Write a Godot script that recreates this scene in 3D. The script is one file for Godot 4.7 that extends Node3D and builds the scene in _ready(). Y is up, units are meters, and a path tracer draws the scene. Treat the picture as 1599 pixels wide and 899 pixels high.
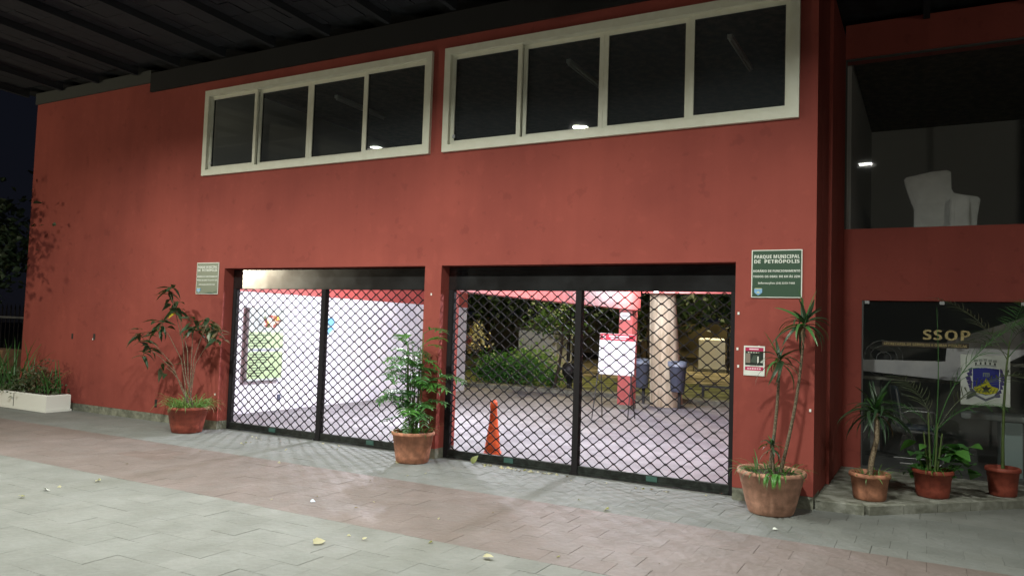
extends Node3D

var rng := RandomNumberGenerator.new()
var taken := {}
var M := {}

# ------------------------------------------------------------------ helpers
func numbered(called: String) -> String:
	if not taken.has(called):
		taken[called] = 0
		return called
	taken[called] += 1
	return "%s_%03d" % [called, taken[called]]

func tag(o: Node, label: String, category: String, group := "") -> Node:
	o.set_meta("label", label)
	o.set_meta("category", category)
	if group != "":
		o.set_meta("group", group)
	return o

func thing(called: String, label: String, category: String, at := Vector3.ZERO, turn := 0.0, group := "") -> Node3D:
	var o := Node3D.new()
	o.name = numbered(called)
	add_child(o)
	o.position = at
	o.rotation.y = turn
	tag(o, label, category, group)
	return o

func part(called: String, mesh: Mesh, material: Material, parent: Node, xf := Transform3D.IDENTITY) -> MeshInstance3D:
	var o := MeshInstance3D.new()
	o.name = called if parent != self else numbered(called)
	o.mesh = mesh
	if material != null:
		o.material_override = material
	o.transform = xf
	o.cast_shadow = GeometryInstance3D.SHADOW_CASTING_SETTING_ON
	parent.add_child(o, true)
	return o

func struct(called: String, mesh: Mesh, material: Material) -> MeshInstance3D:
	var o := part(called, mesh, material, self)
	o.set_meta("kind", "structure")
	return o

func new_st() -> SurfaceTool:
	var st := SurfaceTool.new()
	st.begin(Mesh.PRIMITIVE_TRIANGLES)
	st.set_smooth_group(-1)
	return st

func done(st: SurfaceTool) -> ArrayMesh:
	st.generate_normals()
	return st.commit()

func tri(st: SurfaceTool, a: Vector3, b: Vector3, c: Vector3) -> void:
	st.add_vertex(a)
	st.add_vertex(b)
	st.add_vertex(c)

func quad(st: SurfaceTool, a: Vector3, b: Vector3, c: Vector3, d: Vector3) -> void:
	tri(st, a, b, c)
	tri(st, a, c, d)

# axis-aligned box given by two corners, seen through a transform
func bx(st: SurfaceTool, x0: float, x1: float, y0: float, y1: float, z0: float, z1: float, xf := Transform3D.IDENTITY) -> void:
	var p := [Vector3(x0, y0, z0), Vector3(x1, y0, z0), Vector3(x1, y1, z0), Vector3(x0, y1, z0), Vector3(x0, y0, z1), Vector3(x1, y0, z1), Vector3(x1, y1, z1), Vector3(x0, y1, z1)]
	for i in 8:
		p[i] = xf * p[i]
	quad(st, p[4], p[7], p[6], p[5])
	quad(st, p[0], p[1], p[2], p[3])
	quad(st, p[3], p[2], p[6], p[7])
	quad(st, p[0], p[4], p[5], p[1])
	quad(st, p[1], p[5], p[6], p[2])
	quad(st, p[0], p[3], p[7], p[4])

func box_mesh(x0: float, x1: float, y0: float, y1: float, z0: float, z1: float) -> ArrayMesh:
	var st := new_st()
	bx(st, x0, x1, y0, y1, z0, z1)
	return done(st)

# box with a chamfered top rim (for pavers, steps, planter)
func cham(st: SurfaceTool, x0: float, x1: float, y0: float, y1: float, z0: float, z1: float, c: float) -> void:
	var lo := [Vector3(x0, y0, z0), Vector3(x1, y0, z0), Vector3(x1, y0, z1), Vector3(x0, y0, z1)]
	var mi := [Vector3(x0, y1 - c, z0), Vector3(x1, y1 - c, z0), Vector3(x1, y1 - c, z1), Vector3(x0, y1 - c, z1)]
	var hi := [Vector3(x0 + c, y1, z0 + c), Vector3(x1 - c, y1, z0 + c), Vector3(x1 - c, y1, z1 - c), Vector3(x0 + c, y1, z1 - c)]
	for i in 4:
		var j := (i + 1) % 4
		quad(st, lo[i], lo[j], mi[j], mi[i])
		quad(st, mi[i], mi[j], hi[j], hi[i])
	quad(st, hi[0], hi[1], hi[2], hi[3])

func tube(st: SurfaceTool, pts: Array, r0: float, r1: float, sides := 8, smooth := true) -> void:
	st.set_smooth_group(0 if smooth else -1)
	var rings := []
	var n := pts.size()
	for i in n:
		var d: Vector3 = (pts[min(i + 1, n - 1)] - pts[max(i - 1, 0)]).normalized()
		var u := d.cross(Vector3.UP if absf(d.y) < 0.9 else Vector3.RIGHT).normalized()
		var w := d.cross(u)
		var r := lerpf(r0, r1, float(i) / maxf(1.0, n - 1))
		var ring := []
		for k in sides:
			var a := TAU * k / sides
			ring.append(pts[i] + (u * cos(a) + w * sin(a)) * r)
		rings.append(ring)
	for i in n - 1:
		for k in sides:
			var l := (k + 1) % sides
			quad(st, rings[i][k], rings[i][l], rings[i + 1][l], rings[i + 1][k])
	st.set_smooth_group(-1)
	for k in range(1, sides - 1):
		tri(st, rings[0][0], rings[0][k + 1], rings[0][k])
		tri(st, rings[n - 1][0], rings[n - 1][k], rings[n - 1][k + 1])

# profile: array of Vector2(radius, height)
func lathe(st: SurfaceTool, prof: Array, segs := 28, wob := 0.0) -> void:
	var rings := []
	for p in prof:
		var ring := []
		for k in segs:
			var a := TAU * k / segs
			var r: float = p.x * (1.0 + wob * sin(3.0 * a + p.y * 9.0))
			ring.append(Vector3(cos(a) * r, p.y, sin(a) * r))
		rings.append(ring)
	for i in rings.size() - 1:
		st.set_smooth_group(1)
		for k in segs:
			var l := (k + 1) % segs
			quad(st, rings[i][k], rings[i + 1][k], rings[i + 1][l], rings[i][l])
	st.set_smooth_group(-1)

func prism(st: SurfaceTool, poly: PackedVector2Array, z0: float, z1: float, xf := Transform3D.IDENTITY) -> void:
	var t := Geometry2D.triangulate_polygon(poly)
	for i in range(0, t.size(), 3):
		for zz in [z0, z1]:
			tri(st, xf * Vector3(poly[t[i]].x, poly[t[i]].y, zz), xf * Vector3(poly[t[i + 1]].x, poly[t[i + 1]].y, zz), xf * Vector3(poly[t[i + 2]].x, poly[t[i + 2]].y, zz))
	for i in poly.size():
		var a := poly[i]
		var b := poly[(i + 1) % poly.size()]
		quad(st, xf * Vector3(a.x, a.y, z0), xf * Vector3(b.x, b.y, z0), xf * Vector3(b.x, b.y, z1), xf * Vector3(a.x, a.y, z1))

# prism whose front and back faces are drawn in, so that its edges are soft
func soft_prism(st: SurfaceTool, poly: PackedVector2Array, z0: float, z1: float, inset: float) -> void:
	var inner: PackedVector2Array = Geometry2D.offset_polygon(poly, -inset)[0]
	var mid: PackedVector2Array = Geometry2D.offset_polygon(poly, -inset * 0.3)[0]
	var layers := [[inner, z0], [mid, z0 + inset * 0.4], [poly, z0 + inset], [poly, z1 - inset], [mid, z1 - inset * 0.4], [inner, z1]]
	for l in layers.size() - 1:
		prism(st, layers[l][0] if l < 2 else layers[l + 1][0], layers[l][1], layers[l + 1][1])

# rounded block
func round_block(sx: float, sy: float, sz: float, r: float, steps := 4) -> ArrayMesh:
	var st := new_st()
	st.set_smooth_group(0)
	var faces := [[Vector3.RIGHT, Vector3.UP, Vector3.BACK], [Vector3.LEFT, Vector3.UP, Vector3.FORWARD], [Vector3.UP, Vector3.BACK, Vector3.RIGHT], [Vector3.DOWN, Vector3.BACK, Vector3.LEFT], [Vector3.BACK, Vector3.UP, Vector3.LEFT], [Vector3.FORWARD, Vector3.UP, Vector3.RIGHT]]
	var h := Vector3(sx, sy, sz) * 0.5
	for f in faces:
		for i in steps:
			for j in steps:
				var q := []
				for c in [[0, 0], [1, 0], [1, 1], [0, 1]]:
					var u: float = -1.0 + 2.0 * (i + c[0]) / steps
					var v: float = -1.0 + 2.0 * (j + c[1]) / steps
					var p: Vector3 = (f[0] + f[1] * u + f[2] * v) * h
					var core := p.clamp(-h + Vector3.ONE * r, h - Vector3.ONE * r)
					var d := p - core
					q.append(core + (d.normalized() * r if d.length() > 1e-6 else Vector3.ZERO))
				quad(st, q[0], q[1], q[2], q[3])
	return done(st)

# ------------------------------------------------------------------ materials
func lin(r: float, g: float, b: float) -> Color:
	return Color(r, g, b).linear_to_srgb()

func mat(r: float, g: float, b: float, rough := 0.8, metal := 0.0) -> StandardMaterial3D:
	var m := StandardMaterial3D.new()
	m.albedo_color = lin(r, g, b)
	m.roughness = rough
	m.metallic = metal
	m.cull_mode = BaseMaterial3D.CULL_DISABLED
	return m

# seamless cloudy tint, dark..light, around white; thresholds add blotches with an outline
func tint_tex(seed_: int, size: int, freq: float, octaves: int, lo: Color, hi: Color, contrast := 1.6, grain := 0.0) -> ImageTexture:
	var n := FastNoiseLite.new()
	n.seed = seed_
	n.noise_type = FastNoiseLite.TYPE_SIMPLEX_SMOOTH
	n.frequency = freq
	n.fractal_octaves = octaves
	n.fractal_gain = 0.6
	var src := n.get_seamless_image(size, size)
	var im := Image.create(size, size, false, Image.FORMAT_RGB8)
	var r := RandomNumberGenerator.new()
	r.seed = seed_
	for y in size:
		for x in size:
			var v := clampf((src.get_pixel(x, y).r - 0.5) * contrast + 0.5 + (r.randf() - 0.5) * grain, 0.0, 1.0)
			im.set_pixel(x, y, lo.lerp(hi, v))
	im.generate_mipmaps()
	return ImageTexture.create_from_image(im)

# blotches with faint run-down streaks, as on old painted plaster
func weathered_tex(seed_: int, size: int, lo: Color, hi: Color) -> ImageTexture:
	var n := FastNoiseLite.new()
	n.seed = seed_
	n.noise_type = FastNoiseLite.TYPE_SIMPLEX_SMOOTH
	n.frequency = 1.0
	n.fractal_octaves = 5
	n.fractal_gain = 0.55
	var im := Image.create(size, size, false, Image.FORMAT_RGB8)
	var r := RandomNumberGenerator.new()
	r.seed = seed_
	for y in size:
		for x in size:
			var blotch := n.get_noise_2d(x * 0.006, y * 0.006)
			var streak := n.get_noise_2d(x * 0.055 + 300.0, y * 0.0045)
			var spot := n.get_noise_2d(x * 0.045 + 90.0, y * 0.045 + 70.0)
			var v := 0.62 + 0.65 * blotch + 0.20 * streak + (r.randf() - 0.5) * 0.08
			if spot > 0.42:
				v += 0.22
			elif spot < -0.46:
				v -= 0.35
			im.set_pixel(x, y, lo.lerp(hi, clampf(v, 0.0, 1.0)))
	im.generate_mipmaps()
	return ImageTexture.create_from_image(im)

func bump_tex(seed_: int, size: int, freq: float, octaves: int, strength: float) -> ImageTexture:
	var n := FastNoiseLite.new()
	n.seed = seed_
	n.frequency = freq
	n.fractal_octaves = octaves
	var im := n.get_seamless_image(size, size)
	im.convert(Image.FORMAT_RGBA8)
	im.bump_map_to_normal_map(strength)
	return ImageTexture.create_from_image(im)

func textured(m: StandardMaterial3D, t: Texture2D, metres: float, bump: Texture2D = null, bump_scale := 0.4) -> StandardMaterial3D:
	m.albedo_texture = t
	m.uv1_triplanar = true
	m.uv1_world_triplanar = true
	m.uv1_scale = Vector3.ONE / metres
	if bump != null:
		m.normal_enabled = true
		m.normal_texture = bump
		m.normal_scale = bump_scale
	return m

func print_mat(im: Image, rough := 0.6) -> StandardMaterial3D:
	im.generate_mipmaps()
	var m := StandardMaterial3D.new()
	m.albedo_texture = ImageTexture.create_from_image(im)
	m.roughness = rough
	m.cull_mode = BaseMaterial3D.CULL_DISABLED
	return m

func glow(r: float, g: float, b: float, e: float) -> StandardMaterial3D:
	var m := StandardMaterial3D.new()
	m.albedo_color = Color(0.9, 0.9, 0.9)
	m.emission_enabled = true
	m.emission = lin(r, g, b)
	m.emission_energy_multiplier = e
	return m

func glass(alpha: float, r := 0.03, g := 0.04, b := 0.04) -> StandardMaterial3D:
	var m := StandardMaterial3D.new()
	m.transparency = BaseMaterial3D.TRANSPARENCY_ALPHA
	m.albedo_color = Color(lin(r, g, b), alpha)
	m.roughness = 0.02
	m.cull_mode = BaseMaterial3D.CULL_DISABLED
	return m

func leafy(r: float, g: float, b: float, rough := 0.45) -> StandardMaterial3D:
	var m := mat(r, g, b, rough)
	m.backlight_enabled = true
	m.backlight = lin(r * 0.8, g * 0.9, b * 0.4)
	return m

func make_materials() -> void:
	var plaster_bump := bump_tex(5, 512, 0.03, 4, 6.0)
	var wall_t := weathered_tex(11, 1024, Color(0.86, 0.85, 0.86), Color(1.0, 0.995, 0.985))
	M.red = textured(mat(0.325, 0.079, 0.064, 0.8), wall_t, 15.0, plaster_bump, 0.10)
	M.red.metallic_specular = 0.25
	M.red_inner = textured(mat(0.42, 0.085, 0.075, 0.6), wall_t, 4.1, plaster_bump, 0.2)
	M.plinth = textured(mat(0.26, 0.26, 0.22, 0.9), tint_tex(12, 512, 0.012, 6, Color(0.74, 0.75, 0.72), Color(1, 1, 0.97), 1.8, 0.1), 1.3, plaster_bump, 0.6)
	M.white_wall = textured(mat(0.78, 0.78, 0.80, 0.7), tint_tex(13, 512, 0.008, 5, Color(0.90, 0.90, 0.92), Color(1, 1, 1), 1.6, 0.03), 3.0, plaster_bump, 0.15)
	M.frame = textured(mat(0.70, 0.70, 0.60, 0.45), tint_tex(14, 256, 0.02, 4, Color(0.96, 0.955, 0.94), Color(1, 1, 1), 1.4, 0.02), 1.1)
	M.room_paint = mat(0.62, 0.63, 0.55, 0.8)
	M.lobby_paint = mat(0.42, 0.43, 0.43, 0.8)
	M.shaded_ceiling = textured(mat(0.10, 0.07, 0.045, 0.7), tint_tex(33, 256, 0.03, 4, Color(0.6, 0.6, 0.6), Color(1, 1, 1), 2.0, 0.1), 1.3)  # dark brown paints in the shade of the unlit room ceilings
	M.gasket = mat(0.02, 0.02, 0.02, 0.6)
	M.pane = glass(0.12, 0.10, 0.11, 0.11)
	M.painted_sheen_pane = glass(0.17, 0.16, 0.18, 0.20)  # milky grey-blue in the glass colour stands in for window reflections
	M.dark_metal = mat(0.022, 0.020, 0.022, 0.75, 0.0)
	M.dark_metal.metallic_specular = 0.2
	M.bar_metal = textured(mat(0.03, 0.036, 0.032, 0.5, 0.2), tint_tex(15, 256, 0.03, 4, Color(0.6, 0.6, 0.58), Color(1, 1, 1), 2.0, 0.1), 0.7)
	M.hood = textured(mat(0.12, 0.12, 0.125, 0.2, 0.85), tint_tex(16, 256, 0.012, 5, Color(0.78, 0.76, 0.75), Color(1, 1, 1), 1.8, 0.05), 1.9)
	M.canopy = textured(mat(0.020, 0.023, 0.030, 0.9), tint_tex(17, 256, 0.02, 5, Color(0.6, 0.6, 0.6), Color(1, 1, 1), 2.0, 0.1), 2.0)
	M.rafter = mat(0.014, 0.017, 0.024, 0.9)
	M.plate = mat(0.009, 0.009, 0.010, 0.9)  # rafter colour darkened further, to cancel the lamplight that falls on it
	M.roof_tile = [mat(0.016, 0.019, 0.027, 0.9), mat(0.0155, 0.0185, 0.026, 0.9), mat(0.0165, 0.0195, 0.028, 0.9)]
	M.concrete = textured(mat(0.36, 0.36, 0.32, 0.9), tint_tex(18, 512, 0.012, 6, Color(0.66, 0.66, 0.62), Color(1, 1, 1), 1.9, 0.12), 1.7, plaster_bump, 0.5)
	M.gray_band = mat(0.05, 0.053, 0.05, 0.9)
	var pv := tint_tex(21, 1024, 0.006, 7, Color(0.91, 0.91, 0.90), Color(1, 1, 1), 1.5, 0.05)
	var pb := bump_tex(22, 512, 0.12, 3, 5.0)
	M.grey_paver = []
	for c in [[0.222, 0.226, 0.214], [0.216, 0.221, 0.209], [0.228, 0.231, 0.219], [0.211, 0.215, 0.203]]:
		M.grey_paver.append(textured(mat(c[0], c[1], c[2], 0.82), pv, 4.7, pb, 0.12))
	M.rear_paver = []
	for c in [[0.203, 0.21, 0.202], [0.198, 0.206, 0.198], [0.208, 0.214, 0.205], [0.193, 0.2, 0.193]]:
		M.rear_paver.append(textured(mat(c[0], c[1], c[2], 0.85), pv, 4.1, pb, 0.12))
	M.red_paver = []
	for c in [[0.203, 0.164, 0.152], [0.199, 0.16, 0.148], [0.208, 0.169, 0.157], [0.201, 0.166, 0.155]]:
		M.red_paver.append(textured(mat(c[0], c[1], c[2], 0.7), pv, 5.3, pb, 0.12))
	M.stained_paver = textured(mat(0.19, 0.145, 0.13, 0.7), pv, 2.3, pb, 0.12)
	M.grey_bed = textured(mat(0.09, 0.09, 0.08, 0.95), pv, 0.9)
	M.red_bed = textured(mat(0.14, 0.11, 0.10, 0.95), pv, 0.9)
	M.passage_floor = textured(mat(0.235, 0.225, 0.235, 0.8), tint_tex(23, 512, 0.010, 6, Color(0.86, 0.85, 0.86), Color(1, 1, 1), 2.0, 0.12), 3.1, pb, 0.4)
	M.terracotta = textured(mat(0.58, 0.25, 0.15, 0.75), tint_tex(24, 256, 0.02, 5, Color(0.72, 0.72, 0.72), Color(1, 1, 1), 1.9, 0.08), 0.6)
	M.terracotta_red = textured(mat(0.36, 0.075, 0.045, 0.6), tint_tex(25, 256, 0.02, 5, Color(0.74, 0.72, 0.72), Color(1, 1, 1), 1.9, 0.08), 0.6)
	M.terracotta_pink = textured(mat(0.66, 0.35, 0.25, 0.8), tint_tex(26, 256, 0.02, 5, Color(0.75, 0.74, 0.72), Color(1, 1, 1), 1.9, 0.08), 0.6)
	M.soil = mat(0.045, 0.032, 0.022, 0.95)
	M.leaf_dark = leafy(0.022, 0.050, 0.022)
	M.leaf_mid = leafy(0.05, 0.14, 0.038)
	M.leaf_bright = leafy(0.075, 0.21, 0.04)
	M.leaf_pale = leafy(0.14, 0.24, 0.08)
	M.leaf_yellow = leafy(0.50, 0.40, 0.03)
	M.leaf_grey = leafy(0.075, 0.095, 0.05)
	M.leaf_brown = leafy(0.10, 0.065, 0.035, 0.8)
	M.stem = textured(mat(0.22, 0.175, 0.115, 0.85), tint_tex(27, 256, 0.05, 4, Color(0.55, 0.52, 0.5), Color(1, 1, 1), 2.2, 0.2), 0.3)
	M.cane = mat(0.10, 0.15, 0.045, 0.5)
	M.dead_leaf = leafy(0.50, 0.46, 0.32, 0.85)
	M.dead_leaf_dark = leafy(0.16, 0.12, 0.065, 0.85)
	M.bark_pale = textured(mat(0.70, 0.62, 0.47, 0.95), tint_tex(28, 512, 0.012, 4, Color(0.80, 0.78, 0.74), Color(1, 1, 1), 1.6, 0.0), 1.2)
	M.bark_pale.uv1_scale = Vector3(1.4, 0.22, 1.4)
	M.pale_stem = textured(mat(0.42, 0.33, 0.22, 0.85), M.stem.albedo_texture, 0.3)
	M.bark_dark = mat(0.05, 0.035, 0.025, 0.9)
	M.tree_leaf = leafy(0.018, 0.036, 0.014, 0.6)
	M.tree_leaf2 = leafy(0.06, 0.11, 0.03, 0.6)
	M.hedge_leaf = leafy(0.05, 0.15, 0.03, 0.55)
	M.lawn = textured(mat(0.16, 0.18, 0.06, 0.95), tint_tex(29, 512, 0.012, 6, Color(0.5, 0.5, 0.42), Color(1, 1, 1), 2.2, 0.3), 5.0)
	M.white_paint = mat(0.80, 0.80, 0.77, 0.6)
	M.sign_green = mat(0.045, 0.085, 0.055, 0.36)
	M.sign_white = mat(0.75, 0.77, 0.72, 0.5)
	M.gold = mat(0.46, 0.36, 0.16, 0.45)
	M.cone = textured(mat(0.80, 0.115, 0.02, 0.55), tint_tex(30, 256, 0.03, 4, Color(0.78, 0.78, 0.78), Color(1, 1, 1), 1.9, 0.05), 0.5)
	M.steel = mat(0.45, 0.46, 0.48, 0.35, 0.8)
	M.navy = mat(0.025, 0.04, 0.075, 0.5)
	M.bin = mat(0.055, 0.065, 0.095, 0.55)
	M.black = mat(0.008, 0.008, 0.009, 0.5)
	M.plate_green = mat(0.05, 0.12, 0.10, 0.5)
	M.cloth = textured(mat(0.78, 0.80, 0.78, 0.85), tint_tex(31, 256, 0.02, 4, Color(0.95, 0.95, 0.95), Color(1, 1, 1), 1.4, 0.02), 1.0)

# ------------------------------------------------------------------ plants
# strap leaf along +X, starting at elev (radians) and bending down by bend over its length
func strap(length: float, width: float, elev: float, bend: float, seg := 6, fold := 0.25) -> ArrayMesh:
	var st := new_st()
	add_strap(st, Transform3D.IDENTITY, length, width, elev, bend, seg, fold)
	return done(st)

func add_strap(st: SurfaceTool, xf: Transform3D, length: float, width: float, elev: float, bend: float, seg := 6, fold := 0.25) -> void:
	st.set_smooth_group(0)
	var p := Vector3.ZERO
	var L := []
	var C := []
	var Rr := []
	for i in seg + 1:
		var t := float(i) / seg
		var w := width * 0.5 * minf(1.0, 0.35 + 3.2 * t) * pow(maxf(0.0, 1.0 - t), 0.6) + 0.0006
		var e := elev - bend * t
		var up := Vector3(-sin(e), cos(e), 0)
		L.append(xf * (p + Vector3(0, 0, -w) + up * w * fold))
		C.append(xf * p)
		Rr.append(xf * (p + Vector3(0, 0, w) + up * w * fold))
		p += Vector3(cos(e), sin(e), 0) * length / seg
	for i in seg:
		quad(st, L[i], C[i], C[i + 1], L[i + 1])
		quad(st, C[i], Rr[i], Rr[i + 1], C[i + 1])
	st.set_smooth_group(-1)

# palm frond along +X
func frond(length: float, elev: float, bend: float, pairs: int, leaf_l: float, leaf_w: float, r: RandomNumberGenerator) -> ArrayMesh:
	var st := new_st()
	var p := Vector3.ZERO
	var pts := [p]
	var seg := 12
	for i in seg:
		var e := elev - bend * pow(float(i) / seg, 1.4)
		p += Vector3(cos(e), sin(e), 0) * length / seg
		pts.append(p)
	tube(st, pts, 0.006, 0.0015, 5)
	for k in pairs:
		var t := 0.28 + 0.72 * (k + 0.5) / pairs
		var f := t * seg
		var i := mini(int(f), seg - 1)
		var at: Vector3 = pts[i].lerp(pts[i + 1], f - i)
		var d: Vector3 = (pts[i + 1] - pts[i]).normalized()
		var ll := leaf_l * (0.55 + 0.9 * sin(PI * clampf(0.15 + t * 0.75, 0, 1))) * r.randf_range(0.8, 1.15)
		for s in [-1.0, 1.0]:
			var side := Vector3(0, 0, s)
			var x := (d * r.randf_range(0.5, 0.9) + side + Vector3(0, r.randf_range(-0.15, 0.25), 0)).normalized()
			var y := x.cross(Vector3(0, 0, 1) if absf(x.z) < 0.7 else d).normalized()
			if y.y < 0:
				y = -y
			var z := x.cross(y).normalized()
			add_strap(st, Transform3D(Basis(x, y, z), at), ll, leaf_w, 0.1, r.randf_range(0.4, 1.1), 3, 0.3)
	return done(st)

# oval leaf along +X
func add_oval(st: SurfaceTool, xf: Transform3D, length: float, width: float, droop := 0.4) -> void:
	st.set_smooth_group(0)
	var ws := [0.08, 0.8, 1.0, 0.62, 0.02]
	var L := []
	var C := []
	var Rr := []
	for i in 5:
		var t := i / 4.0
		var p := Vector3(length * t, -droop * length * t * t, 0)
		var w: float = ws[i] * width * 0.5
		L.append(xf * (p + Vector3(0, w * 0.25, -w)))
		C.append(xf * p)
		Rr.append(xf * (p + Vector3(0, w * 0.25, w)))
	for i in 4:
		quad(st, L[i], C[i], C[i + 1], L[i + 1])
		quad(st, C[i], Rr[i], Rr[i + 1], C[i + 1])
	st.set_smooth_group(-1)

func turned(at: Vector3, yaw: float, pitch: float, roll := 0.0, s := 1.0) -> Transform3D:
	return Transform3D(Basis.from_euler(Vector3(0, yaw, 0)) * Basis.from_euler(Vector3(0, 0, pitch)) * Basis.from_euler(Vector3(roll, 0, 0)).scaled(Vector3.ONE * s), at)

# a crown of many single leaves gathered in clumps
func leaf_cloud(st: SurfaceTool, c: Vector3, rad: Vector3, clumps: int, per: int, size: float, clump_r: float, r: RandomNumberGenerator) -> void:
	for k in clumps:
		var d := Vector3(r.randfn(), r.randfn(), r.randfn()).normalized() * pow(r.randf(), 0.4)
		var cc := c + d * rad
		var cr := clump_r * r.randf_range(0.6, 1.3)
		for i in per:
			var at := cc + Vector3(r.randfn(), r.randfn() * 0.7, r.randfn()) * cr * 0.5
			var s := size * r.randf_range(0.6, 1.4)
			var b := Basis.from_euler(Vector3(r.randf_range(-1.2, 1.2), r.randf() * TAU, r.randf_range(-1.2, 1.2)))
			var x := b.x * s
			var z := b.z * s * 0.36
			var y := b.y * s * 0.1
			tri(st, at, at + x * 0.5 + z + y, at + x)
			tri(st, at, at + x, at + x * 0.5 - z + y)

func pot_mesh(top_d: float, base_d: float, h: float, rim := 0.045) -> ArrayMesh:
	var st := new_st()
	var R := top_d * 0.5
	var b := base_d * 0.5
	var e := 0.018
	lathe(st, [Vector2(0.001, 0.0), Vector2(b - 0.012, 0.0), Vector2(b, 0.012), Vector2(lerpf(b, R - e, 0.3), h * 0.25), Vector2(lerpf(b, R - e, 0.75), h * 0.66), Vector2(lerpf(b, R - e, 0.75) + 0.003, h * 0.665), Vector2(R - e, h - rim), Vector2(R - 0.002, h - rim + 0.003), Vector2(R, h - rim * 0.55), Vector2(R - 0.003, h - 0.008), Vector2(R - 0.012, h), Vector2(R - 0.028, h - 0.004), Vector2(R - 0.034, h - 0.03), Vector2(R - 0.05, h - 0.10)], 40)
	return done(st)

func add_pot(t: Node3D, top_d: float, base_d: float, h: float, m: Material) -> void:
	part("pot", pot_mesh(top_d, base_d, h), m, t)
	var st := new_st()
	var R := top_d * 0.5 - 0.036
	var prev := []
	for k in 20:
		var a := TAU * k / 20
		prev.append(Vector3(cos(a) * R, h - 0.045 + rng.randf_range(-0.006, 0.006), sin(a) * R))
	for k in 20:
		tri(st, Vector3(0, h - 0.02, 0), prev[k], prev[(k + 1) % 20])
	part("soil", done(st), M.soil, t)

func tuft(t: Node3D, R: float, h: float, n: int, length: float, m: Material, called := "grass_tuft") -> void:
	var st := new_st()
	for i in n:
		var a := rng.randf() * TAU
		var rr := R * sqrt(rng.randf())
		var yaw := -a + rng.randf_range(-0.8, 0.8)
		var l := length * rng.randf_range(0.5, 1.25)
		add_strap(st, turned(Vector3(cos(a) * rr, h - 0.05, sin(a) * rr), yaw, 0.0), l, 0.016, rng.randf_range(0.5, 1.4), rng.randf_range(1.0, 2.6), 5, 0.3)
	var o := part(called, done(st), m, t)
	o.set_meta("kind", "stuff")

func crown(t: Node3D, at: Vector3, n: int, length: float, width: float, m: Material, up := 0.0) -> void:
	var variants := []
	for k in 4:
		variants.append(strap(length * (0.8 + 0.12 * k), width, [1.25, 0.85, 0.4, 0.0][k] + up, [0.7, 1.8, 1.9, 1.4][k], 7))
	for i in n:
		var k := int(4.0 * i / n)
		var ml: Material = m
		if k == 3 and rng.randf() < 0.35:
			ml = M.leaf_brown
		elif rng.randf() < 0.12:
			ml = M.leaf_mid
		part("leaf", variants[k], ml, t, turned(at + Vector3(0, -0.06 * float(k) / 4.0, 0), i * 2.4 + rng.randf_range(-0.7, 0.7), rng.randf_range(-0.35, 0.25), rng.randf_range(-0.5, 0.5), rng.randf_range(0.6, 1.15)))

func stem(t: Node3D, pts: Array, r0: float, r1: float, m: Material, called := "stem") -> void:
	var st := new_st()
	tube(st, pts, r0, r1, 8)
	part(called, done(st), m, t)

func bend_path(a: Vector3, b: Vector3, sag: Vector3, n := 7) -> Array:
	var out := []
	for i in n + 1:
		var t := float(i) / n
		out.append(a.lerp(b, t) + sag * sin(PI * t))
	return out

# ------------------------------------------------------------------ lettering
func text(s: String, h: float, depth: float, m: Material, parent: Node, at: Vector3, width := 0.0, called := "lettering", turn := 0.0) -> void:
	var tm := TextMesh.new()
	var f := SystemFont.new()
	f.font_names = PackedStringArray(["Droid Sans"])
	f.font_weight = 700
	tm.font = f
	tm.text = s
	tm.font_size = 32
	tm.pixel_size = h / 23.0
	tm.depth = depth
	tm.curve_step = 3.0
	var o := part(called, tm, m, parent)
	var w := tm.get_aabb().size.x
	var sx := width / w if width > 0.0 and w > 0.0 else 1.0
	o.transform = Transform3D(Basis.from_euler(Vector3(0, turn, 0)).scaled_local(Vector3(sx, 1, 1)), at)

func poly_fill(im: Image, poly: Array, c: Color) -> void:
	var pk := PackedVector2Array(poly)
	var lo := pk[0]
	var hi := pk[0]
	for p in pk:
		lo = lo.min(p)
		hi = hi.max(p)
	for y in range(maxi(0, int(lo.y)), mini(im.get_height(), int(hi.y) + 1)):
		for x in range(maxi(0, int(lo.x)), mini(im.get_width(), int(hi.x) + 1)):
			if Geometry2D.is_point_in_polygon(Vector2(x + 0.5, y + 0.5), pk):
				im.set_pixel(x, y, c)

func card(w: float, h: float) -> QuadMesh:
	var q := QuadMesh.new()
	q.size = Vector2(w, h)
	return q

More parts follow.
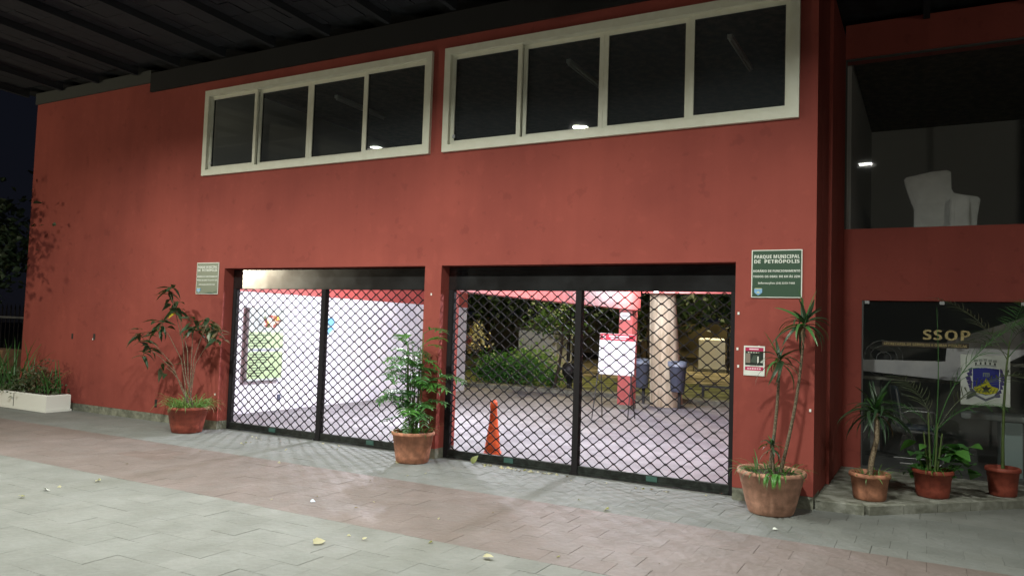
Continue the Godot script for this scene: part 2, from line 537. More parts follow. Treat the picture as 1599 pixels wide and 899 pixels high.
# ------------------------------------------------------------------ setting
func pave(called: String, x0: float, x1: float, z0: float, z1: float, px: float, pz: float, mats: Array, bed: Material, eye: Vector3, limit: int, stain := Vector3(99, 0, 99)) -> void:
	var root := struct(called, box_mesh(x0, x1, -0.05, -0.004, z0, z1), bed)
	var variants := []
	for k in 7:
		var st := new_st()
		var gx: float = [0.0002, 0.0003, 0.0002, 0.0026, 0.0002, 0.0015, 0.0002][k]
		var gz: float = [0.0002, 0.0002, 0.0026, 0.0003, 0.0002, 0.0003, 0.0015][k]
		cham(st, -px / 2 + gx, px / 2 - gx, -0.04, 0.0, -pz / 2 + gz, pz / 2 - gz, 0.0008)
		variants.append(done(st))
	var cells := []
	var nz := int(round((z1 - z0) / pz))
	var nx := int(ceil((x1 - x0) / px))
	for j in nz:
		for i in nx:
			var cx := x0 + (i + 0.5 + (0.5 if j % 2 == 1 else 0.0)) * px
			if cx + px / 2 > x1 + 0.01:
				continue
			cells.append(Vector3(cx, 0, z0 + (j + 0.5) * pz))
	var view := Vector3(-0.4812, 0, -0.8766)
	var near := []
	var far := []
	for c in cells:
		var d: Vector3 = c - eye
		d.y = 0
		var ang := rad_to_deg(d.normalized().angle_to(view))
		if ang < 38.0 and d.length() > 3.6:
			near.append(c)
		else:
			far.append(c)
	near.sort_custom(func(a, b): return (a - eye).length_squared() < (b - eye).length_squared())
	while near.size() > limit:
		far.append(near.pop_back())
	for c in near:
		var m: Material = mats[rng.randi() % mats.size()]
		var off: Vector3 = c - stain
		if off.x * off.x / 0.16 + off.z * off.z / 0.05 < 1.0:
			m = M.stained_paver
		var k := rng.randi() % 7 if rng.randf() < 0.75 else 0
		var b := Basis.from_euler(Vector3(rng.randfn() * 0.0012, 0.0, rng.randfn() * 0.0012))
		part("paver", variants[k], m, root, Transform3D(b, c + Vector3(0, rng.randfn() * 0.0007 - 0.0005, 0)))
	for q in mats.size():
		var st := new_st()
		var any := false
		for i in far.size():
			if i % mats.size() == q:
				var c: Vector3 = far[i]
				any = true
				cham(st, c.x - px / 2 + 0.0003, c.x + px / 2 - 0.0003, -0.04, -0.001, c.z - pz / 2 + 0.0003, c.z + pz / 2 - 0.0003, 0.0008)
		if any:
			var o := part("paver_field", done(st), mats[q], root)
			o.set_meta("kind", "stuff")

func sliding_window(parent: Node, x0: float, x1: float, y0: float, y1: float, splits: Array) -> void:
	# splits: x positions of the mullions, as fractions
	var st := new_st()
	var w := 0.085
	var zf := 0.045
	bx(st, x0, x1, y0, y0 + w, -0.12, zf)
	bx(st, x0, x1, y1 - w, y1, -0.12, zf)
	bx(st, x0, x0 + w, y0 + w, y1 - w, -0.12, zf)
	bx(st, x1 - w, x1, y0 + w, y1 - w, -0.12, zf)
	var win := part("window", done(st), M.frame, parent)
	var ix0 := x0 + w
	var ix1 := x1 - w
	var iy0 := y0 + w
	var iy1 := y1 - w
	var edges := [0.0]
	edges.append_array(splits)
	edges.append(1.0)
	for i in 4:
		var a := lerpf(ix0, ix1, edges[i]) + 0.001
		var b := lerpf(ix0, ix1, edges[i + 1]) - 0.001
		var zz := -0.005 if (i == 0 or i == 3) else -0.05
		var s := new_st()
		var sw := 0.052
		bx(s, a, b, iy0 + 0.001, iy0 + sw, zz - 0.035, zz)
		bx(s, a, b, iy1 - sw, iy1 - 0.001, zz - 0.035, zz)
		bx(s, a, a + sw, iy0 + sw, iy1 - sw, zz - 0.035, zz)
		bx(s, b - sw, b, iy0 + sw, iy1 - sw, zz - 0.035, zz)
		part("sash", done(s), M.frame, win)
		var g := new_st()
		var yy0 := iy0 + sw
		var yy1 := iy1 - sw
		var q := 0.008
		bx(g, a + sw, b - sw, yy0, yy0 + q, zz - 0.03, zz - 0.012)
		bx(g, a + sw, b - sw, yy1 - q, yy1, zz - 0.03, zz - 0.012)
		bx(g, a + sw, a + sw + q, yy0 + q, yy1 - q, zz - 0.03, zz - 0.012)
		bx(g, b - sw - q, b - sw, yy0 + q, yy1 - q, zz - 0.03, zz - 0.012)
		part("gasket", done(g), M.gasket, win)
		part("pane", card(b - a - 2 * sw, yy1 - yy0), M.painted_sheen_pane, win, Transform3D(Basis.IDENTITY, Vector3((a + b) / 2, (yy0 + yy1) / 2, zz - 0.022)))
	# small catch on the outer sash
	part("catch", box_mesh(x0 + 0.13, x0 + 0.165, y0 + 0.17, y0 + 0.21, -0.012, 0.012), M.steel, win)

func grille(x0: float, x1: float, label: String) -> void:
	var t := thing("roller_grille", label, "gate", Vector3((x0 + x1) / 2, 0, -0.2), 0.0, "closed roller grilles of the passage")
	var hw := (x1 - x0) / 2 - 0.005
	var ys := 2.045
	var s := new_st()
	cham(s, -hw, hw, ys, 2.325, -0.09, 0.03, 0.006)
	part("hood", done(s), M.hood, t)
	for e in [-1.0, 1.0]:
		s = new_st()
		var a: float = e * (hw - 0.035)
		bx(s, a - 0.03, a + 0.03, 0.0, ys - 0.001, -0.04, 0.03)
		bx(s, a - 0.012 - e * 0.03, a + 0.012 - e * 0.03, 0.0, ys - 0.002, -0.03, 0.02)
		part("guide_rail", done(s), M.dark_metal, t)
	s = new_st()
	bx(s, -0.035, 0.035, 0.0, ys - 0.001, -0.035, 0.045)
	bx(s, -0.05, 0.05, 0.0, 0.03, -0.05, 0.06)
	var cp := part("centre_post", done(s), M.dark_metal, t)
	s = new_st()
	for k in 30:
		var y := 0.13 + k * 0.0625
		for e in [-1.0, 1.0]:
			bx(s, e * 0.035 - 0.012, e * 0.035 + 0.012, y - 0.012, y + 0.012, -0.012, 0.018)
	part("link_ends", done(s), M.dark_metal, cp).set_meta("kind", "stuff")
	var dx := 0.08
	var dy := 0.0625
	var leafw := hw - 0.065 - 0.035
	var nseg := int(leafw / dx)
	dx = leafw / nseg
	var variants := []
	for ph in 2:
		s = new_st()
		for i in nseg:
			var ya := dy if (i + ph) % 2 == 0 else 0.0
			var yb := dy - ya
			var A := Vector3(i * dx, ya, 0)
			var B := Vector3((i + 1) * dx, yb, 0)
			# each wire bar curves flat into its links
			var m1 := A.lerp(B, 0.16) + Vector3(0, (0.004 if ya < yb else -0.004) * -1.0, 0)
			var m2 := A.lerp(B, 0.84) + Vector3(0, (0.004 if ya < yb else -0.004), 0)
			for pr in [[A, m1], [m1, m2], [m2, B]]:
				var d: Vector3 = (pr[1] - pr[0])
				var n := Vector3(-d.y, d.x, 0).normalized() * 0.0046
				var zz := Vector3(0, 0, 0.006)
				quad(s, pr[0] - n + zz, pr[0] + n + zz, pr[1] + n + zz, pr[1] - n + zz)
				quad(s, pr[0] - n - zz, pr[1] - n - zz, pr[1] + n - zz, pr[0] + n - zz)
				quad(s, pr[0] + n - zz, pr[1] + n - zz, pr[1] + n + zz, pr[0] + n + zz)
				quad(s, pr[0] - n - zz, pr[0] - n + zz, pr[1] - n + zz, pr[1] - n - zz)
			if ya == 0.0:
				bx(s, A.x - 0.013, A.x + 0.013, -0.0105, 0.0105, -0.0095, 0.0095)
		variants.append(done(s))
	for e in 2:
		var ox := -hw + 0.065 if e == 0 else 0.035
		for j in 31:
			part("strand", variants[(j + e) % 2], M.dark_metal, t, Transform3D(Basis.from_euler(Vector3(0, rng.randfn() * 0.002, rng.randfn() * 0.0007)), Vector3(ox, 0.10 + j * dy + rng.randfn() * 0.0012, rng.randfn() * 0.003)))
		s = new_st()
		var a0 := ox
		var a1 := ox + leafw
		cham(s, a0, a1, 0.012, 0.10, -0.025, 0.03, 0.006)
		bx(s, a0, a1, 0.012, 0.03, 0.03, 0.05)
		var bar := part("bottom_bar", done(s), M.bar_metal, t)
		part("lock_plate", box_mesh(a0 + leafw * 0.48, a0 + leafw * 0.48 + 0.12, 0.035, 0.09, 0.031, 0.038), M.plate_green, bar)

func sign_plate(label: String, x: float, y: float) -> void:
	var t := thing("park_sign", label, "sign", Vector3(x, y, 0.004))
	var w := 0.47
	var h := 0.465
	part("border", box_mesh(-w / 2, w / 2, -h / 2, h / 2, 0.0, 0.010), M.sign_white, t)
	var face := part("face", box_mesh(-w / 2 + 0.009, w / 2 - 0.009, -h / 2 + 0.009, h / 2 - 0.009, 0.010, 0.013), M.sign_green, t)
	var d := 0.0145
	text("PARQUE MUNICIPAL", 0.034, 0.003, M.sign_white, face, Vector3(0, 0.165, d), 0.42)
	text("DE  PETRÓPOLIS", 0.034, 0.003, M.sign_white, face, Vector3(0, 0.118, d), 0.42)
	text("HORÁRIO DE FUNCIONAMENTO", 0.021, 0.003, M.sign_white, face, Vector3(0, 0.026, d), 0.435)
	text("TODOS OS DIAS: DE 6H ÀS 22H", 0.021, 0.003, M.sign_white, face, Vector3(0, -0.028, d), 0.435)
	text("Informações: (24) 2233-7448", 0.018, 0.003, M.sign_white, face, Vector3(0, -0.092, d), 0.34)
	var s := new_st()
	prism(s, PackedVector2Array([Vector2(-0.205, -0.145), Vector2(-0.13, -0.145), Vector2(-0.13, -0.185), Vector2(-0.1675, -0.212), Vector2(-0.205, -0.185)]), 0.0135, 0.0165)
	var shield := part("shield_emblem", done(s), mat(0.20, 0.38, 0.62, 0.5), face)
	s = new_st()
	prism(s, PackedVector2Array([Vector2(-0.185, -0.190), Vector2(-0.15, -0.190), Vector2(-0.1675, -0.17)]), 0.0168, 0.0175)
	bx(s, -0.2, -0.135, -0.149, -0.142, 0.0168, 0.0185)
	part("emblem_mark", done(s), mat(0.6, 0.62, 0.35, 0.5), shield)

func canopy_lamp(at: Vector3, energy: float, label: String) -> void:
	var t := thing("canopy_lamp", label, "lamp", at, 0.0, "round lamps under the canopy")
	var s := new_st()
	lathe(s, [Vector2(0.001, 0.16), Vector2(0.07, 0.16), Vector2(0.085, 0.10), Vector2(0.19, 0.02), Vector2(0.20, -0.062), Vector2(0.193, -0.062), Vector2(0.183, 0.005), Vector2(0.001, 0.006)], 28)
	part("housing", done(s), M.dark_metal, t)
	s = new_st()
	tube(s, [Vector3(0, 0.16, 0), Vector3(0, 0.5, 0)], 0.012, 0.012, 8)
	part("rod", done(s), M.dark_metal, t)
	s = new_st()
	lathe(s, [Vector2(0.001, -0.004), Vector2(0.14, -0.004), Vector2(0.15, 0.0)], 28)
	part("lens", done(s), glow(0.95, 1.0, 0.9, 140.0), t)
	var l := AreaLight3D.new()
	l.name = "lamp_light"
	l.area_size = Vector2(0.24, 0.24)
	l.light_color = Color(0.985, 1.0, 0.95)
	l.light_energy = energy
	l.area_normalize_energy = true
	l.area_range = 40.0
	l.shadow_enabled = true
	l.rotation.x = -PI / 2
	l.position = Vector3(0, -0.012, 0)
	t.add_child(l)

func bulb(at: Vector3, energy: float, col: Color, label: String) -> void:
	var t := thing("ceiling_bulb", label, "lamp", at, 0.0, "bulbs under the passage ceiling")
	var s := new_st()
	tube(s, [Vector3(0, 0.14, 0), Vector3(0, 0.06, 0)], 0.03, 0.03, 12)
	part("socket", done(s), M.sign_white, t)
	var sp := SphereMesh.new()
	sp.radius = 0.06
	sp.height = 0.13
	sp.radial_segments = 20
	sp.rings = 12
	part("glowing_bulb", sp, glow(0.95, 0.93, 1.0, 25.0), t)
	var l := OmniLight3D.new()
	l.name = "bulb_light"
	l.light_energy = energy
	l.light_color = col
	l.light_size = 0.065
	l.omni_range = 40.0
	l.omni_attenuation = 2.0
	l.shadow_enabled = true
	t.add_child(l)

func tree(called: String, label: String, at: Vector3, h: float, trunk_r: float, crown_c: Vector3, crown_r: Vector3, clumps: int, per: int, leaf: float, bark: Material, leafm: Material, seed_: int, group := "") -> void:
	var r := RandomNumberGenerator.new()
	r.seed = seed_
	var t := thing(called, label, "tree", at, 0.0, group)
	var s := new_st()
	var top := Vector3(r.randf_range(-0.1, 0.1) * h, h, r.randf_range(-0.1, 0.1) * h)
	tube(s, bend_path(Vector3.ZERO, top, Vector3(r.randf_range(-0.05, 0.05) * h, 0, 0), 8), trunk_r, trunk_r * 0.45, 9)
	for k in 6:
		var a := r.randf() * TAU
		var y := h * r.randf_range(0.45, 0.98)
		var end := crown_c + Vector3(cos(a) * crown_r.x * 0.7, r.randf_range(-0.4, 0.5) * crown_r.y, sin(a) * crown_r.z * 0.7)
		tube(s, bend_path(top * (y / h), end, Vector3(0, -0.08 * h, 0), 6), trunk_r * 0.4, trunk_r * 0.1, 6)
	part("trunk", done(s), bark, t)
	s = new_st()
	leaf_cloud(s, crown_c, crown_r, clumps, per, leaf, 0.35 * crown_r.x, r)
	part("crown", done(s), leafm, t)

func bush(called: String, label: String, at: Vector3, rad: Vector3, clumps: int, per: int, leaf: float, m: Material, seed_: int, cat := "shrub") -> void:
	var r := RandomNumberGenerator.new()
	r.seed = seed_
	var t := thing(called, label, cat, at)
	var s := new_st()
	for k in 5:
		var e := Vector3(r.randf_range(-0.6, 0.6) * rad.x, rad.y * r.randf_range(0.8, 1.4), r.randf_range(-0.6, 0.6) * rad.z)
		tube(s, [Vector3(e.x * 0.5, 0, e.z * 0.5), e], 0.02, 0.006, 5)
	part("stem", done(s), M.bark_dark, t)
	s = new_st()
	leaf_cloud(s, Vector3(0, rad.y, 0), rad, clumps, per, leaf, 0.3, r)
	part("foliage", done(s), m, t)

# ------------------------------------------------------------------ people
func capsule_d(p: Vector3, a: Vector3, b: Vector3, ra: float, rb: float) -> float:
	var ab := b - a
	var t := clampf((p - a).dot(ab) / maxf(ab.length_squared(), 1e-8), 0, 1)
	return (p - a - ab * t).length() - lerpf(ra, rb, t)

func person_mesh(bones: Array, lo: Vector3, hi: Vector3, cell: float, colours: Callable) -> ArrayMesh:
	var n := Vector3i(((hi - lo) / cell).ceil())
	var val := PackedFloat32Array()
	val.resize((n.x + 1) * (n.y + 1) * (n.z + 1))
	var idx := func(i: int, j: int, k: int) -> int: return (k * (n.y + 1) + j) * (n.x + 1) + i
	for k in n.z + 1:
		for j in n.y + 1:
			for i in n.x + 1:
				var p := lo + Vector3(i, j, k) * cell
				var d := 9.0
				for b in bones:
					var e := capsule_d(p, b[0], b[1], b[2], b[3])
					var hh := maxf(0.03 - absf(d - e), 0.0) / 0.03
					d = minf(d, e) - hh * hh * 0.03 * 0.25
				val[idx.call(i, j, k)] = d
	var vid := {}
	var vs := PackedVector3Array()
	for k in n.z:
		for j in n.y:
			for i in n.x:
				var c := Vector3.ZERO
				var cnt := 0
				for e in [[0, 0, 0, 1, 0, 0], [0, 1, 0, 1, 1, 0], [0, 0, 1, 1, 0, 1], [0, 1, 1, 1, 1, 1], [0, 0, 0, 0, 1, 0], [1, 0, 0, 1, 1, 0], [0, 0, 1, 0, 1, 1], [1, 0, 1, 1, 1, 1], [0, 0, 0, 0, 0, 1], [1, 0, 0, 1, 0, 1], [0, 1, 0, 0, 1, 1], [1, 1, 0, 1, 1, 1]]:
					var a: float = val[idx.call(i + e[0], j + e[1], k + e[2])]
					var b: float = val[idx.call(i + e[3], j + e[4], k + e[5])]
					if (a < 0) != (b < 0):
						var t := a / (a - b)
						c += Vector3(e[0], e[1], e[2]).lerp(Vector3(e[3], e[4], e[5]), t)
						cnt += 1
				if cnt > 0:
					vid[idx.call(i, j, k)] = vs.size()
					vs.append(lo + (Vector3(i, j, k) + c / cnt) * cell)
	var st := SurfaceTool.new()
	st.begin(Mesh.PRIMITIVE_TRIANGLES)
	st.set_smooth_group(0)
	for v in vs:
		st.set_color(colours.call(v))
		st.add_vertex(v)
	for k in range(1, n.z):
		for j in range(1, n.y):
			for i in range(1, n.x):
				var a: float = val[idx.call(i, j, k)]
				for ax in 3:
					var b: float = val[idx.call(i + int(ax == 0), j + int(ax == 1), k + int(ax == 2))]
					if (a < 0) == (b < 0):
						continue
					var q := []
					for o in [[0, 0], [1, 0], [1, 1], [0, 1]]:
						var ii: int = i - (0 if ax == 0 else o[0])
						var jj: int = j - (o[0] if ax == 0 else (0 if ax == 1 else o[1]))
						var kk: int = k - (o[1] if ax != 2 else 0)
						q.append(vid.get(idx.call(ii, jj, kk), -1))
					if q.has(-1):
						continue
					var flip := (a < 0) == (ax == 1)
					var order := [0, 1, 2, 0, 2, 3] if flip else [0, 2, 1, 0, 3, 2]
					for o in order:
						st.add_index(q[o])
	st.generate_normals()
	return st.commit()

func make_person(at: Vector3, turn: float, h: float, label: String, shirt: Color, trousers: Color, pose: float) -> void:
	var t := thing("person", label, "person", at, turn, "small distant people on the pale ground")
	var k := h / 1.7
	var b := []
	var sp := 0.10 + 0.05 * pose
	for e in [-1.0, 1.0]:
		b.append([Vector3(e * 0.09, 0.88, 0), Vector3(e * sp, 0.48, 0.03), 0.085, 0.06])
		b.append([Vector3(e * sp, 0.48, 0.03), Vector3(e * sp * 1.1, 0.09, 0), 0.058, 0.04])
		b.append([Vector3(e * sp * 1.1, 0.06, -0.03), Vector3(e * sp * 1.2, 0.045, 0.14), 0.045, 0.04])
		b.append([Vector3(e * 0.18, 1.40, 0), Vector3(e * (0.25 + 0.1 * pose), 1.12, 0), 0.055, 0.045])
		b.append([Vector3(e * (0.25 + 0.1 * pose), 1.12, 0), Vector3(e * (0.22 + 0.02 * pose), 0.88, 0.09), 0.042, 0.033])
		b.append([Vector3(e * (0.22 + 0.02 * pose), 0.88, 0.09), Vector3(e * 0.22, 0.79, 0.11), 0.035, 0.028])
		b.append([Vector3(0, 1.36, 0), Vector3(e * 0.16, 1.40, 0), 0.09, 0.06])
	b.append([Vector3(0, 0.92, 0), Vector3(0, 1.30, 0), 0.135, 0.155])
	b.append([Vector3(0, 1.40, 0), Vector3(0, 1.52, 0.01), 0.055, 0.05])
	b.append([Vector3(0, 1.60, 0.01), Vector3(0, 1.64, 0.01), 0.085, 0.09])
	b.append([Vector3(0, 1.60, 0.09), Vector3(0, 1.585, 0.105), 0.018, 0.015])
	var pick := func(v: Vector3) -> Color:
		if v.y > 1.62 or (v.y > 1.55 and v.z < -0.02):
			return Color(0.02, 0.015, 0.012)
		if v.y > 1.46 or v.y < 0.0:
			return Color(0.35, 0.2, 0.13)
		if absf(v.x) > 0.17 and v.y < 1.12 and v.y > 0.6:
			return Color(0.35, 0.2, 0.13)
		if v.y > 0.93:
			return shirt
		if v.y > 0.08:
			return trousers
		return Color(0.03, 0.03, 0.03)
	var m := mat(1, 1, 1, 0.8)
	m.vertex_color_use_as_albedo = true
	part("body", person_mesh(b, Vector3(-0.5, -0.06, -0.28), Vector3(0.5, 1.82, 0.32), 0.035, pick), m, t, Transform3D(Basis.IDENTITY.scaled(Vector3.ONE * k), Vector3.ZERO))

# ------------------------------------------------------------------ scene
func _ready() -> void:
	rng.seed = 20240
	# camera
	var cam := Camera3D.new()
	cam.name = "camera"
	add_child(cam)
	cam.position = Vector3(0, 1.6, 7.665)
	cam.rotation_order = EULER_ORDER_YXZ
	cam.rotation_degrees = Vector3(3.0222, 28.7642, 1.8971)
	cam.fov = 41.516
	cam.near = 0.05
	cam.far = 300.0
	cam.current = true
	# night sky
	var we := WorldEnvironment.new()
	we.name = "world_environment"
	var env := Environment.new()
	env.background_mode = Environment.BG_SKY
	var sky := Sky.new()
	var sm := ProceduralSkyMaterial.new()
	sm.sky_top_color = Color(0.045, 0.055, 0.085)
	sm.sky_horizon_color = Color(0.06, 0.063, 0.085)
	sm.ground_bottom_color = Color(0.02, 0.02, 0.02)
	sm.ground_horizon_color = Color(0.05, 0.05, 0.06)
	sky.sky_material = sm
	env.sky = sky
	env.background_energy_multiplier = 1.0
	env.tonemap_mode = Environment.TONE_MAPPER_LINEAR
	env.tonemap_exposure = 1.0
	env.sdfgi_enabled = true
	env.ssao_enabled = true
	env.ssil_enabled = true
	we.environment = env
	add_child(we)

	make_materials()
	print("materials")
	ground_and_paving()
	building()
	annex()
	canopy()
	lamps()
	print("structure")
	gates_and_signs()
	passage_things()
	plants()
	lobby_things()
	park()
	litter()
	print("done")

func ground_and_paving() -> void:
	var eye := Vector3(0, 0, 7.665)
	struct("ground", box_mesh(-120, 120, -0.3, -0.06, -140, 60), textured(mat(0.10, 0.10, 0.08, 0.95), M.lawn.albedo_texture, 7.0))
	pave("rear_paving", -16.0, 3.0, -0.25, 1.25, 0.25, 0.25, M.rear_paver, M.grey_bed, eye, 290)
	pave("red_paver_strip", -16.0, 3.0, 1.25, 2.87, 0.25, 0.27, M.red_paver, M.red_bed, eye, 290, Vector3(-7.86, 0, 1.79))
	pave("front_paving", -16.0, 3.0, 2.87, 10.87, 0.25, 0.25, M.grey_paver, M.grey_bed, eye, 290)
	pave("side_paving", -0.93, 3.0, -2.25, -0.25, 0.25, 0.25, M.grey_paver, M.grey_bed, eye, 60)
	struct("passage_floor", box_mesh(-14.0, -0.95, -0.05, 0.0, -9.7, -0.25), M.passage_floor)
	# raised doorstep of the annex
	var st := new_st()
	var poly := [Vector2(-0.93, -0.10), Vector2(-0.50, -0.14), Vector2(0.0, -0.66), Vector2(0.86, -1.52), Vector2(2.4, -2.2), Vector2(2.4, -2.34), Vector2(-0.93, -2.34)]
	var pv := PackedVector2Array(poly)
	prism(st, pv, 0.0, 0.085, Transform3D(Basis(Vector3(1, 0, 0), Vector3(0, 0, 1), Vector3(0, 1, 0)), Vector3.ZERO))
	var step := struct("doorstep", done(st), M.concrete)
	# edging stones along the front of the doorstep, with open joints
	var edge := [Vector2(-0.925, -0.085), Vector2(-0.50, -0.125), Vector2(0.88, -1.515)]
	for e in 2:
		var a: Vector2 = edge[e]
		var b: Vector2 = edge[e + 1]
		var n := 1 if e == 0 else 5
		for i in n:
			var p := a.lerp(b, (i + 0.012) / n)
			var q := a.lerp(b, (i + 0.988) / n)
			var dir := (q - p)
			st = new_st()
			cham(st, 0, dir.length(), 0.0, 0.092 + rng.randf_range(-0.003, 0.003), -0.06, 0.055, 0.012)
			part("edging_stone", done(st), M.concrete, step, Transform3D(Basis.from_euler(Vector3(0, -dir.angle(), 0)), Vector3(p.x, 0, p.y)))

func building() -> void:
	var t := thing("red_building", "long red plastered two storey building with two upper windows and gated passage", "building")
	var st := new_st()
	var L := -14.07
	var C := -0.93
	var top := 5.32
	var wz := -0.42
	# front wall in butted pieces around the openings
	bx(st, L, -9.0, 0.12, 2.331, -0.235, 0.0)
	bx(st, -5.438, -5.195, 0.12, 2.331, wz, 0.0)
	bx(st, -1.675, C, 0.12, 2.331, wz, 0.0)
	bx(st, L, C, 2.331, 3.722, wz, 0.0)
	bx(st, L, -9.569, 3.722, 5.011, -0.14, 0.0)
	bx(st, -5.427, -5.234, 3.722, 5.011, -0.14, 0.0)
	bx(st, -1.095, C, 3.722, 5.011, -0.14, 0.0)
	bx(st, L, C, 5.011, top, -0.14, 0.0)
	part("front_wall", done(st), M.red, t)
	# side return towards the annex, in two depths
	st = new_st()
	bx(st, C - 0.3, C + 0.002, 0.09, 3.722, -0.95, wz)
	bx(st, C - 0.3, C + 0.002, 3.722, top, -0.95, -0.141)
	part("return_wall", done(st), M.red, t)
	st = new_st()
	bx(st, C - 0.3, C + 0.035, 0.09, top, -2.6, -0.951)
	part("return_wall", done(st), M.red, t)
	# far left end wall
	st = new_st()
	bx(st, L, L + 0.3, 0.0, 3.722, -9.0, wz)
	bx(st, L, L + 0.3, 3.722, top, -9.0, -0.141)
	part("end_wall", done(st), M.red, t)
	# plinth
	for s in [[L, -9.0], [-5.438, -5.195], [-1.675, C]]:
		part("plinth", box_mesh(s[0], s[1], -0.02, 0.12, -0.235 if s[1] == -9.0 else wz, -0.004), M.plinth, t)
	# holes and fixings left in the wall
	for p in [[-12.6, 1.22, 0.022, 0.045], [-12.0, 1.23, 0.026, 0.05], [-10.36, 0.27, 0.025, 0.06], [-13.9, 0.7, 0.015, 0.03]]:
		part("wall_box", box_mesh(p[0] - p[2], p[0] + p[2], p[1] - p[3], p[1] + p[3], -0.01, 0.004), M.black, t)
	for p in [[-12.03, 1.19], [-1.645, 1.47], [-1.635, 1.30], [-1.44, 1.495], [-1.40, 1.465], [-0.965, 0.92], [-9.06, 0.5], [-5.33, 1.98], [-1.64, 1.82]]:
		part("wall_plug", box_mesh(p[0] - 0.009, p[0] + 0.009, p[1] - 0.013, p[1] + 0.013, -0.005, 0.006), M.white_paint, t)
	# eaves band
	part("eaves_band", box_mesh(L - 0.02, -10.9, 5.322, 5.52, -0.42, 0.03), M.gray_band, t)
	sliding_window(t, -9.569, -5.427, 3.722, 5.011, [0.245, 0.495, 0.745])
	sliding_window(t, -5.234, -1.095, 3.722, 5.011, [0.245, 0.50, 0.745])
	# upper room
	part("floor_slab", box_mesh(-13.7, C - 0.31, 2.72, 2.98, -9.0, wz - 0.002), M.concrete, t)
	part("room_wall", box_mesh(-9.72, -9.62, 3.723, 5.25, -8.4, -0.143), M.room_paint, t)
	part("room_wall", box_mesh(-9.62, C - 0.31, 2.982, 5.25, -8.5, -8.4), M.room_paint, t)
	part("room_ceiling", box_mesh(-13.7, C - 0.31, 5.252, 5.32, -9.0, -0.143), M.shaded_ceiling, t)
	var n := 0
	for x in [-8.37, -4.27, -2.12]:
		var tb := thing("tube_light", ["unlit fluorescent tube seen through the left upper window", "unlit fluorescent tube seen through the second pane of the right upper window", "unlit fluorescent tube seen through the rightmost upper pane"][n], "lamp", Vector3(x, 5.20, -2.1), 0.0, "unlit tubes on the upper room ceiling")
		part("fitting", box_mesh(-0.03, 0.03, 0.0, 0.05, -0.62, 0.62), M.sign_white, tb)
		st = new_st()
		tube(st, [Vector3(0, -0.02, -0.6), Vector3(0, -0.02, 0.6)], 0.014, 0.014, 8)
		part("tube", done(st), M.sign_white, tb)
		n += 1
	# passage
	part("passage_side_wall", box_mesh(-10.4, -10.2, 0.0, 2.072, -8.6, -0.237), M.white_wall, t)
	part("passage_side_band", box_mesh(-10.4, -10.19, 2.073, 2.719, -8.6, wz - 0.002), M.red_inner, t)
	part("passage_side_wall", box_mesh(-1.6, C - 0.31, 0.0, 2.719, -8.6, wz - 0.002), M.red_inner, t)
	part("beam", box_mesh(-5.45, -5.2, 2.05, 2.719, -7.35, wz - 0.002), M.red_inner, t)
	part("beam", box_mesh(-5.2, -1.6, 2.415, 2.719, -7.70, -7.45), M.red_inner, t)
	st = new_st()
	bx(st, -5.66, -5.37, 0.09, 2.719, -7.66, -7.351)
	part("pillar", done(st), M.red_inner, t)
	part("pillar_base", box_mesh(-5.67, -5.36, 0.0, 0.09, -7.67, -7.34), M.plinth, t)

